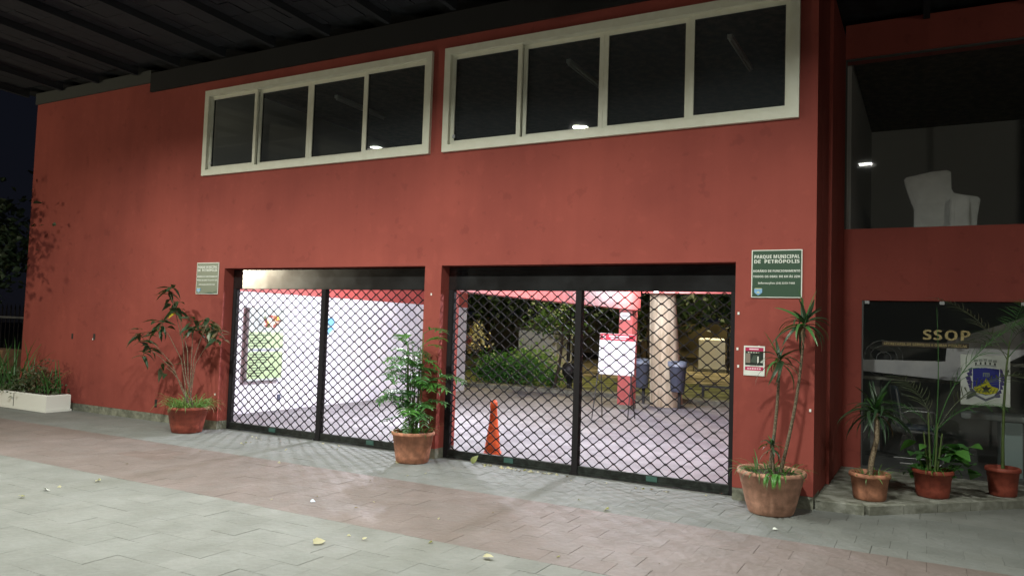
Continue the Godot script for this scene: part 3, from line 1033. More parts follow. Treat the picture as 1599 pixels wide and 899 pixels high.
func annex() -> void:
	var t := thing("annex_building", "recessed darker red annex with a big upper window and glazed lobby", "building")
	var z := -2.3
	var x0 := -0.894
	var x1 := 4.0
	var st := new_st()
	bx(st, x0, x1, 5.03, 5.45, z - 0.25, z)
	bx(st, x0, x1, 2.07, 2.93, z - 0.25, z)
	bx(st, x0, -0.69, 0.085, 2.07, z - 0.25, z)
	bx(st, 2.2, x1, 0.085, 2.07, z - 0.25, z)
	bx(st, 2.2, x1, 2.93, 5.03, z - 0.25, z)
	part("front_wall", done(st), M.red, t)
	# upper window
	st = new_st()
	bx(st, x0, 2.2, 5.01, 5.03, z - 0.06, z - 0.02)
	bx(st, x0, x0 + 0.02, 2.93, 5.01, z - 0.06, z - 0.02)
	bx(st, 1.2, 1.23, 2.93, 5.01, z - 0.06, z - 0.02)
	var w := part("window", done(st), mat(0.10, 0.10, 0.10, 0.4, 0.5), t)
	part("pane", card(2.05, 2.08), M.pane, w, Transform3D(Basis.IDENTITY, Vector3(0.165, 3.97, z - 0.04)))
	part("pane", card(0.95, 2.08), M.pane, w, Transform3D(Basis.IDENTITY, Vector3(1.71, 3.97, z - 0.04)))
	# lobby glazing
	st = new_st()
	bx(st, -0.69, -0.672, 0.085, 2.07, z - 0.06, z - 0.02)
	bx(st, 1.3, 1.33, 0.085, 2.07, z - 0.06, z - 0.02)
	bx(st, -0.672, 2.2, 0.085, 0.12, z - 0.06, z - 0.02)
	var g := part("window", done(st), mat(0.13, 0.13, 0.13, 0.35, 0.6), t)
	part("pane", card(1.96, 1.94), M.pane, g, Transform3D(Basis.IDENTITY, Vector3(0.314, 1.095, z - 0.04)))
	part("pane", card(0.86, 1.94), M.pane, g, Transform3D(Basis.IDENTITY, Vector3(1.77, 1.095, z - 0.04)))
	st = new_st()
	for x in [-0.66, 0.12, 0.9]:
		bx(st, x, x + 0.05, 2.03, 2.066, z - 0.035, z - 0.005)
	part("glass_clip", done(st), M.steel, g)
	# inside
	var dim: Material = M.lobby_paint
	part("lobby_floor", box_mesh(x0, x1, -0.02, 0.08, -6.4, z - 0.251), mat(0.12, 0.12, 0.125, 0.35), t)
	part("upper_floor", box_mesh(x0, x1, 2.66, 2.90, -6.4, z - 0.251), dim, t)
	part("upper_ceiling", box_mesh(x0, x1, 5.12, 5.3, -6.4, z - 0.251), M.shaded_ceiling, t)
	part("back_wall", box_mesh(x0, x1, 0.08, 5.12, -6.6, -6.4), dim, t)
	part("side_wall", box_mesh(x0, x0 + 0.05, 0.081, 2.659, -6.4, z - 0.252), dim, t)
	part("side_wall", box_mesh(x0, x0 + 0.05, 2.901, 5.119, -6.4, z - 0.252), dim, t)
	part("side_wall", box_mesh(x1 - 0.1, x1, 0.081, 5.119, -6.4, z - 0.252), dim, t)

func canopy() -> void:
	var t := thing("canopy", "dark tiled canopy roof overhanging the whole forecourt", "canopy")
	var st := new_st()
	# deck boards above the rafters, gently rising to the street
	var xf := Transform3D(Basis.from_euler(Vector3(-0.035, 0, 0)), Vector3(0, 5.50, -0.3))
	bx(st, -14.6, 4.2, 0.10, 0.14, -2.4, 10.6, xf)
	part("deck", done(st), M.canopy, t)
	for i in 19:
		st = new_st()
		var x := -14.3 + i * 1.02
		bx(st, x - 0.035, x + 0.035, -0.04, 0.098, -2.0 if x > -0.9 else 0.35, 10.5, xf)
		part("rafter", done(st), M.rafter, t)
	# roof tiles seen from below, course by course, resting on the rafters
	var k := 0
	for j in 30:
		st = new_st()
		var z := 0.5 + j * 0.33
		for i in 92:
			var x := -14.4 + i * 0.2
			var yy := 0.052 + rng.randf_range(0.0, 0.012)
			bx(st, x, x + 0.192, yy, yy + 0.03, z, z + 0.322, xf)
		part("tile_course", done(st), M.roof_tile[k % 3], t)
		k += 1
	part("dark_gap_strip", box_mesh(-10.88, -0.93, 5.16, 5.46, 0.008, 0.045), M.plate, t)  # near-black strip, painted in for the unlit gap above the wall
	st = new_st()
	bx(st, -14.4, 4.0, -0.22, -0.042, 4.02, 4.18, xf)
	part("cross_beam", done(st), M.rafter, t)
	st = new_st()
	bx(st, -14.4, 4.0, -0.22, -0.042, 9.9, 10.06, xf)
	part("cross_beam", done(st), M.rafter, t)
	for x in [-14.2, -8.2, 3.6]:
		st = new_st()
		tube(st, [Vector3(x, -0.05, 9.6), Vector3(x, 5.6, 9.6)], 0.09, 0.09, 14)
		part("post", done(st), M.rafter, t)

func lamps() -> void:
	var names := ["round canopy lamp mirrored in the left upper window", "round canopy lamp mirrored in the right upper window", "round canopy lamp mirrored in the annex upper window", "rightmost round lamp hung under the canopy beside the annex"]
	var xs := [-9.44, -5.17, -1.06, 3.1]
	for i in 4:
		canopy_lamp(Vector3(xs[i], 5.05, 3.78), [27.0, 30.0, 23.0, 8.0][i], names[i])
	var lav := Color(0.95, 0.955, 1.0)
	bulb(Vector3(-7.5, 2.52, -2.9), 22.0, lav, "bulb under the passage ceiling near the white wall")
	bulb(Vector3(-3.6, 2.52, -2.2), 11.5, lav, "bulb under the passage ceiling behind the right grille")
	bulb(Vector3(-4.63, 2.44, -6.6), 4.5, lav, "bare glowing bulb in view on the far passage beam")
	street_lamp("street lamp far to the left whose glare shows on the grille hood", Vector3(-18.3, 0, 8.1), 3.15, Vector3(-8.5, 1.9, 0), 28.0, Color(1.0, 0.95, 0.82))
	street_lamp("street lamp across the forecourt that shines into the lobby and upper windows", Vector3(6.5, 0, 15.5), 4.5, Vector3(-4.0, 2.0, -2.0), 13.0, Color(1.0, 0.97, 0.86))

func street_lamp(label: String, at: Vector3, h: float, aim: Vector3, energy: float, col: Color) -> void:
	var t := thing("street_lamp", label, "lamp", at)
	var st := new_st()
	tube(st, [Vector3(0, -0.05, 0), Vector3(0, h + 0.15, 0)], 0.06, 0.045, 12)
	part("pole", done(st), M.dark_metal, t)
	var dir := (aim - at - Vector3(0, h, 0)).normalized()
	var b := Basis.looking_at(dir, Vector3.UP)
	var head := Vector3(0, h, 0) + dir * 0.2
	st = new_st()
	bx(st, -0.22, 0.22, -0.16, 0.16, 0.02, 0.14)
	part("head", done(st), M.dark_metal, t, Transform3D(b, head))
	part("lens", card(0.40, 0.28), glow(1.0, 0.96, 0.85, 12.0), t, Transform3D(b * Basis.from_euler(Vector3(0, PI, 0)), head))
	var l := AreaLight3D.new()
	l.name = "street_light"
	l.area_size = Vector2(0.4, 0.28)
	l.area_normalize_energy = true
	l.area_range = 60.0
	l.light_energy = energy
	l.light_color = col
	l.shadow_enabled = true
	l.transform = Transform3D(b, head + dir * 0.03)
	t.add_child(l)

func gates_and_signs() -> void:
	grille(-9.0, -5.438, "left black roller grille of diamond links before the white wall")
	grille(-5.195, -1.675, "right black roller grille of diamond links before the garden view")
	sign_plate("green park sign with glare, on the red wall left of the grilles", -9.345, 2.185)
	sign_plate("green park sign with white lettering above the tall dracaena", -1.285, 2.21)
	# small flyer
	var im := Image.create(96, 128, false, Image.FORMAT_RGB8)
	im.fill(Color(0.86, 0.87, 0.85))
	im.fill_rect(Rect2i(6, 6, 84, 16), Color(0.68, 0.13, 0.32))
	im.fill_rect(Rect2i(24, 10, 44, 6), Color(0.92, 0.8, 0.85))
	im.fill_rect(Rect2i(6, 22, 84, 62), Color(0.10, 0.13, 0.11))
	im.fill_rect(Rect2i(8, 32, 22, 42), Color(0.52, 0.47, 0.43))
	poly_fill(im, [Vector2(30, 70), Vector2(44, 40), Vector2(60, 34), Vector2(58, 74)], Color(0.25, 0.30, 0.26))
	im.fill_rect(Rect2i(62, 44, 7, 28), Color(0.85, 0.85, 0.82))
	poly_fill(im, [Vector2(74, 70), Vector2(88, 58), Vector2(88, 72)], Color(0.75, 0.78, 0.75))
	for i in 5:
		im.fill_rect(Rect2i(18 + i * 12, 26, 8, 4), Color(0.8, 0.8, 0.75))
	im.fill_rect(Rect2i(28, 84, 44, 5), Color(0.75, 0.75, 0.72))
	im.fill_rect(Rect2i(6, 90, 84, 16), Color(0.72, 0.14, 0.34))
	for i in 6:
		im.fill_rect(Rect2i(16 + i * 11, 95, 8, 6), Color(0.93, 0.82, 0.86))
	var fl := part("flyer", box_mesh(-0.1, 0.1, -0.145, 0.145, 0.0, 0.003), M.sign_white, self, Transform3D(Basis.from_euler(Vector3(0, 0, 0.0)), Vector3(-1.482, 1.36, 0.004)))
	tag(fl, "small flyer with pink bands taped to the red wall by the right grille", "poster")
	part("print", card(0.196, 0.285), print_mat(im), fl, Transform3D(Basis.IDENTITY, Vector3(0, 0, 0.0045)))

func passage_things() -> void:
	# information board on the white wall
	var im := Image.create(160, 248, false, Image.FORMAT_RGB8)
	im.fill(Color(0.70, 0.74, 0.72))
	im.fill_rect(Rect2i(0, 82, 160, 56), Color(0.64, 0.73, 0.56))
	im.fill_rect(Rect2i(0, 150, 160, 92), Color(0.64, 0.73, 0.56))
	var r := RandomNumberGenerator.new()
	r.seed = 4
	for k in 5:
		im.fill_rect(Rect2i(8, 92 + k * 9, 40 + r.randi() % 90, 3), Color(0.22, 0.28, 0.20))
	for k in 9:
		im.fill_rect(Rect2i(8, 158 + k * 9, 30 + r.randi() % 100, 3), Color(0.22, 0.28, 0.20))
	var cols := [Color(0.55, 0.16, 0.10), Color(0.82, 0.72, 0.25), Color(0.35, 0.18, 0.12), Color(0.85, 0.80, 0.74), Color(0.62, 0.35, 0.2), Color(0.3, 0.35, 0.2)]
	for k in 26:
		im.fill_rect(Rect2i(62 + r.randi() % 78, 24 + r.randi() % 36, 8 + r.randi() % 12, 6 + r.randi() % 12), cols[r.randi() % 6])
	for k in 14:
		var a := Vector2(10 + r.randi() % 46, 30 + r.randi() % 40)
		poly_fill(im, [a, a + Vector2(14, 6), a + Vector2(15, 8), a + Vector2(1, 2)], Color(0.25, 0.28, 0.3))
	im.fill_rect(Rect2i(20, 142, 110, 3), Color(0.4, 0.4, 0.5))
	var t := thing("notice_board", "tall notice board with green text blocks on the white wall", "notice board", Vector3(-10.198, 1.18, -1.91))
	part("panel", box_mesh(0.0, 0.09, -0.63, 0.63, -0.40, 0.40), mat(0.35, 0.35, 0.35, 0.6), t)
	part("print", card(0.79, 1.25), print_mat(im), t, Transform3D(Basis.from_euler(Vector3(0, PI / 2, 0)), Vector3(0.0925, 0, 0)))
	# blue emblem plate
	t = thing("wall_emblem", "small light blue plate on the white wall behind the left centre post", "sign", Vector3(-10.199, 1.52, -3.55))
	var st := new_st()
	prism(st, PackedVector2Array([Vector2(-0.16, 0.16), Vector2(0.16, 0.16), Vector2(0.16, -0.05), Vector2(0.0, -0.17), Vector2(-0.16, -0.05)]), 0.0, 0.012, Transform3D(Basis.from_euler(Vector3(0, PI / 2, 0)), Vector3.ZERO))
	part("shield", done(st), mat(0.16, 0.42, 0.68, 0.5), t)
	part("stripe", box_mesh(0.013, 0.016, -0.02, 0.01, -0.14, 0.14), M.sign_white, t)
	t = thing("wall_socket", "small dark socket low on the white passage wall", "socket", Vector3(-10.199, 0.22, -2.35))
	part("plate", box_mesh(0, 0.015, -0.06, 0.06, -0.035, 0.035), M.bin, t)
	part("cord", box_mesh(0.0, 0.01, -0.20, -0.062, -0.006, 0.006), M.sign_white, t)
	# traffic cone
	t = thing("traffic_cone", "faded orange traffic cone standing behind the right grille", "cone", Vector3(-4.83, 0, -0.76))
	st = new_st()
	lathe(st, [Vector2(0.105, 0.02), Vector2(0.10, 0.05), Vector2(0.078, 0.24), Vector2(0.074, 0.25), Vector2(0.069, 0.33), Vector2(0.063, 0.34), Vector2(0.057, 0.42), Vector2(0.054, 0.43), Vector2(0.043, 0.56), Vector2(0.05, 0.60), Vector2(0.045, 0.655), Vector2(0.03, 0.68), Vector2(0.001, 0.685)], 26, 0.035)
	part("cone_body", done(st), M.cone, t)
	st = new_st()
	cham(st, -0.112, 0.112, 0.0, 0.028, -0.112, 0.112, 0.01)
	part("base", done(st), M.cone, t, Transform3D(Basis.from_euler(Vector3(0, 0.5, 0)), Vector3.ZERO))
	# notice on a metal stand
	t = thing("notice_stand", "white notice with red header on thin metal legs before the red pillar", "sign", Vector3(-5.07, 0, -5.65), 0.18)
	part("board", box_mesh(-0.335, 0.335, 0.80, 1.56, 0.0, 0.02), M.sign_white, t, Transform3D(Basis.from_euler(Vector3(-0.06, 0, -0.02)), Vector3(0, 0, 0.06)))
	im = Image.create(160, 184, false, Image.FORMAT_RGB8)
	im.fill(Color(0.93, 0.93, 0.95))
	im.fill_rect(Rect2i(0, 0, 160, 30), Color(0.76, 0.16, 0.24))
	poly_fill(im, [Vector2(8, 15), Vector2(15, 6), Vector2(24, 10), Vector2(24, 21), Vector2(15, 25)], Color(0.95, 0.9, 0.9))
	im.fill_rect(Rect2i(40, 7, 90, 7), Color(0.95, 0.85, 0.86))
	im.fill_rect(Rect2i(48, 18, 70, 5), Color(0.95, 0.85, 0.86))
	for k in 6:
		im.fill_rect(Rect2i(12, 66 + k * 17, 30 + r.randi() % 20, 3), Color(0.55, 0.5, 0.6))
		if k > 1:
			im.fill_rect(Rect2i(72, 62 + k * 17, 50 + r.randi() % 22, 3), Color(0.6, 0.56, 0.64))
	part("print", card(0.66, 0.75), print_mat(im), t, Transform3D(Basis.from_euler(Vector3(-0.06, 0, -0.02)), Vector3(0.024, 1.178, 0.013)))
	for p in [[-0.31, 0.06, -0.36, 0.28], [0.31, 0.06, 0.30, 0.30], [-0.27, 0.0, -0.25, -0.12], [0.27, 0.0, 0.36, -0.16]]:
		st = new_st()
		tube(st, [Vector3(p[2], 0, p[3]), Vector3(p[0], 0.86, p[1] - 0.03)], 0.011, 0.011, 6)
		part("leg", done(st), M.black, t)
	t = thing("pillar_plate", "small white plate high on the red passage pillar", "sign", Vector3(-5.53, 1.93, -7.349))
	part("plate", box_mesh(-0.11, 0.11, -0.075, 0.075, 0.0, 0.012), M.sign_white, t)
	text("SAÍDA", 0.035, 0.002, mat(0.35, 0.36, 0.38), t, Vector3(0, 0, 0.0135), 0.14)

func plants() -> void:
	# planter box at the far left of the wall
	var t := thing("planter_box", "long low white planter of grassy plants at the left end of the wall", "planter", Vector3(-13.95, 0, 0.28))
	var st := new_st()
	cham(st, -1.62, 1.55, 0.035, 0.27, -0.2, 0.2, 0.012)
	part("trough", done(st), M.white_paint, t)
	part("foot_strip", box_mesh(-1.62, 1.57, 0.0, 0.033, -0.21, 0.21), M.white_paint, t)
	part("soil", box_mesh(-1.56, 1.49, 0.26, 0.276, -0.15, 0.15), M.soil, t)
	for x in [0.62, -0.3]:
		part("seam", box_mesh(x, x + 0.012, 0.035, 0.26, 0.2, 0.203), M.soil, t)
	st = new_st()
	for k in 130:
		var x := rng.randf_range(-1.5, 1.45)
		var tall := 0.95 if x < 0.6 else 0.6
		add_strap(st, turned(Vector3(x, 0.26, rng.randf_range(-0.12, 0.12)), rng.randf() * TAU, 0.0), tall * rng.randf_range(0.4, 1.1), 0.028, rng.randf_range(1.0, 1.5), rng.randf_range(0.1, 1.3), 6, 0.3)
	part("grass_tuft", done(st), M.leaf_mid, t).set_meta("kind", "stuff")
	st = new_st()
	leaf_cloud(st, Vector3(0.75, 0.42, 0.0), Vector3(0.65, 0.22, 0.14), 36, 26, 0.06, 0.16, rng)
	part("foliage", done(st), M.leaf_grey, t)
	st = new_st()
	leaf_cloud(st, Vector3(1.05, 0.5, 0.0), Vector3(0.3, 0.3, 0.1), 22, 18, 0.05, 0.14, rng)
	part("dry_foliage", done(st), M.leaf_brown, t)

	# left pot: leggy shrub with dark leaf clusters
	t = thing("potted_shrub", "leggy dark leaved shrub in a red pot left of the grilles", "potted plant", Vector3(-9.1, 0, 0.42))
	add_pot(t, 0.565, 0.40, 0.36, M.terracotta_red)
	tuft(t, 0.25, 0.39, 190, 0.30, M.leaf_pale, "grass_tuft")
	var root := Vector3(0.02, 0.33, 0)
	var tips := [Vector3(-0.36, 1.40, 0.02), Vector3(-0.54, 1.62, 0.0), Vector3(-0.62, 1.15, 0.05), Vector3(-1.0, 0.99, 0.08), Vector3(-0.82, 0.78, 0.1), Vector3(-0.05, 1.15, -0.05), Vector3(0.2, 1.2, -0.1), Vector3(0.36, 1.05, -0.12), Vector3(-0.46, 0.52, 0.05)]
	for i in tips.size():
		var tip: Vector3 = tips[i] + Vector3(0, 0.36, 0)
		var knee := Vector3(-0.02 + 0.30 * tip.x + rng.randf_range(-0.06, 0.06), lerpf(0.45, tip.y, 0.52), 0.0)
		stem(t, [root + Vector3(rng.randf_range(-0.09, 0.07), 0, rng.randf_range(-0.05, 0.05)), knee.lerp(root, 0.5), knee, knee.lerp(tip, 0.55) + Vector3(0, 0.03, 0), tip], 0.0075, 0.003, M.stem)
		var oval := new_st()
		add_oval(oval, Transform3D.IDENTITY, 0.20, 0.062, 0.6)
		var om := done(oval)
		var cnt := 16 if i < 8 else 6
		for k in cnt:
			var at := tip + Vector3(rng.randf_range(-0.08, 0.08), rng.randf_range(-0.14, 0.06), rng.randf_range(-0.06, 0.06))
			var ml: Material = M.leaf_dark if i < 6 or k % 3 > 0 else M.leaf_grey
			if i > 5 and i < 8 and k % 2 == 0:
				ml = M.leaf_brown
			if i == 0 and k == 3:
				ml = M.leaf_yellow
			part("leaf", om, ml, t, turned(at, rng.randf() * TAU, rng.randf_range(-0.5, 0.7), rng.randf_range(-0.6, 0.6), rng.randf_range(0.7, 1.25)))

	# middle pot: bamboo palm
	t = thing("potted_palm", "bushy bright green bamboo palm in a terracotta pot between the grilles", "potted plant", Vector3(-5.29, 0, 0.32))
	add_pot(t, 0.51, 0.38, 0.36, M.terracotta)
	tuft(t, 0.2, 0.36, 45, 0.26, M.leaf_mid, "grass_tuft")
	var fr := []
	for k in 4:
		fr.append(frond(0.42 + 0.05 * k, [0.9, 0.6, 0.3, 0.05][k], [1.0, 1.1, 0.9, 0.8][k], 7, 0.16, 0.050, rng))
	for i in 15:
		var a := i * 2.4
		var top := Vector3(cos(a) * rng.randf_range(0.02, 0.17) - 0.05, rng.randf_range(0.75, 1.52), sin(a) * rng.randf_range(0.02, 0.10))
		var foot := Vector3(top.x * 0.35, 0.32, top.z * 0.4)
		stem(t, bend_path(foot, top, Vector3(0.02 * cos(a), 0, 0), 5), 0.008, 0.005, M.cane if i % 4 > 0 else M.stem, "cane")
		for k in 6:
			var v := (i + k) % 4
			var yaw := a + k * 1.9 + rng.randf_range(-0.4, 0.4)
			part("frond", fr[v], M.leaf_mid if (i + k) % 3 > 0 else M.leaf_bright, t, turned(top.lerp(foot, 0.14 * k), yaw, rng.randf_range(-0.35, 0.3), 0.0, rng.randf_range(0.42, 0.8)))
	part("frond", fr[1], M.leaf_mid, t, turned(Vector3(0.18, 0.95, -0.02), 0.2, -0.2, 0.0, 0.95))

	# right pot: tall dracaena
	t = thing("potted_dracaena", "tall two stemmed dracaena in a wide pale clay pot right of the grilles", "potted plant", Vector3(-1.25, 0, 0.34))
	add_pot(t, 0.61, 0.40, 0.39, M.terracotta_pink)
	tuft(t, 0.27, 0.39, 90, 0.22, M.leaf_mid, "grass_tuft")
	var hang := new_st()
	for k in 26:
		add_strap(hang, turned(Vector3(0.09 + rng.randf_range(-0.05, 0.05), 0.385, 0.285), -PI / 2 + rng.randf_range(-0.6, 0.6), 0.0), rng.randf_range(0.12, 0.24), 0.017, 0.5, 2.6, 6, 0.3)
	part("hanging_tuft", done(hang), M.leaf_bright, t).set_meta("kind", "stuff")
	stem(t, bend_path(Vector3(-0.02, 0.34, 0.0), Vector3(0.06, 1.40, 0.0), Vector3(0.015, 0, 0), 10), 0.017, 0.011, M.stem)
	stem(t, bend_path(Vector3(0.07, 0.34, -0.03), Vector3(0.27, 1.74, -0.02), Vector3(0.035, 0, 0), 12), 0.017, 0.010, M.stem)
	stem(t, bend_path(Vector3(0.03, 0.34, 0.05), Vector3(0.02, 0.62, 0.06), Vector3(0.0, 0, 0), 4), 0.013, 0.010, M.stem)
	crown(t, Vector3(0.06, 1.40, 0.0), 28, 0.30, 0.042, M.leaf_dark, -0.15)
	crown(t, Vector3(0.27, 1.74, -0.02), 36, 0.35, 0.043, M.leaf_dark, -0.15)
	crown(t, Vector3(0.02, 0.62, 0.06), 20, 0.17, 0.028, M.leaf_dark)
	var v0 := strap(0.32, 0.04, 1.35, 0.25)
	part("leaf", v0, M.leaf_mid, t, turned(Vector3(0.27, 1.74, -0.02), 2.7, 0.1))
	part("leaf", v0, M.leaf_mid, t, turned(Vector3(0.28, 1.74, 0.0), 0.5, 0.0))
	part("leaf", v0, M.leaf_mid, t, turned(Vector3(0.05, 1.40, 0.0), 2.9, -0.2, 0.0, 0.9))

	# pots on the doorstep
	t = thing("potted_yucca", "small yucca with a crooked pale trunk in the nearest doorstep pot", "potted plant", Vector3(-0.48, 0.086, -0.44))
	add_pot(t, 0.375, 0.285, 0.255, M.terracotta)
	tuft(t, 0.15, 0.255, 26, 0.16, M.leaf_pale, "grass_tuft")
	stem(t, [Vector3(0.0, 0.22, 0), Vector3(0.015, 0.36, 0), Vector3(0.035, 0.46, 0), Vector3(0.06, 0.58, 0.0), Vector3(0.06, 0.72, 0.0), Vector3(0.05, 0.82, 0)], 0.027, 0.022, M.pale_stem, "trunk")
	crown(t, Vector3(0.05, 0.84, 0), 50, 0.42, 0.045, M.leaf_dark)
	t = thing("potted_palm", "tall slender palm over leafy undergrowth in the dark red middle doorstep pot", "potted plant", Vector3(0.05, 0.086, -0.98))
	add_pot(t, 0.375, 0.29, 0.27, M.terracotta_red)
	tuft(t, 0.15, 0.27, 40, 0.26, M.leaf_bright, "grass_tuft")
	var pf := []
	for k in 3:
		pf.append(frond([1.25, 1.05, 0.85][k], [1.3, 1.15, 0.85][k], [0.9, 1.2, 1.3][k], 15, 0.24, 0.013, rng))
	for i in 6:
		var a := i * 1.05
		stem(t, bend_path(Vector3(cos(a) * 0.04, 0.24, sin(a) * 0.03), Vector3(cos(a) * 0.08, 0.62 + 0.1 * (i % 3), sin(a) * 0.06), Vector3.ZERO, 4), 0.011, 0.007, M.cane, "cane")
	var yaws := [0.15, 0.5, 3.0, 2.5, -0.3]
	for i in yaws.size():
		part("frond", pf[[0, 1, 2, 1, 2, 1, 0, 2][i]], M.leaf_mid if i % 2 == 0 else M.leaf_grey, t, turned(Vector3(0.02, 0.62, 0), yaws[i], [0.0, -0.12, 0.1, 0.15, 0.1, 0.2, 0.22, 0.25][i], 0.0, [1.15, 1.1, 0.7, 0.7, 0.85, 0.8, 0.9, 0.6][i]))
	stem(t, bend_path(Vector3(0.0, 0.3, 0), Vector3(0.03, 1.86, -0.02), Vector3(0.03, 0, 0), 8), 0.008, 0.002, M.leaf_mid, "spear_leaf")
	var ov := new_st()
	add_oval(ov, Transform3D.IDENTITY, 0.17, 0.12, 0.5)
	var ovm := done(ov)
	for k in 46:
		var side := 1.0 if k % 3 > 0 else -1.0
		var at := Vector3(side * rng.randf_range(0.05, 0.36), rng.randf_range(0.2, 0.52), rng.randf_range(-0.2, 0.02))
		if side < 0.0:
			at.x *= 0.55
		part("leaf", ovm, M.leaf_bright if k % 4 == 0 else M.leaf_mid, t, turned(at, rng.randf() * TAU, rng.randf_range(-0.3, 0.8), rng.randf_range(-0.5, 0.5), rng.randf_range(0.6, 1.1)))
	t = thing("potted_palm", "single stemmed palm in the farthest doorstep pot below the crest", "potted plant", Vector3(0.67, 0.086, -1.5))
	add_pot(t, 0.32, 0.24, 0.285, M.terracotta_red)
	stem(t, [Vector3(0, 0.25, 0), Vector3(0.0, 0.55, 0), Vector3(0.01, 0.9, 0), Vector3(0.03, 1.25, 0), Vector3(0.06, 1.55, 0)], 0.017, 0.007, M.cane, "trunk")
	for i in 6:
		part("frond", pf[i % 3], M.leaf_grey if i % 2 == 0 else M.leaf_mid, t, turned(Vector3(0.045, 1.35 + 0.03 * i, 0), [2.6, 0.4, 3.4, 1.2, 5.2, 2.0][i], -0.25, 0.0, [0.8, 0.9, 0.65, 0.7, 0.6, 0.7][i]))

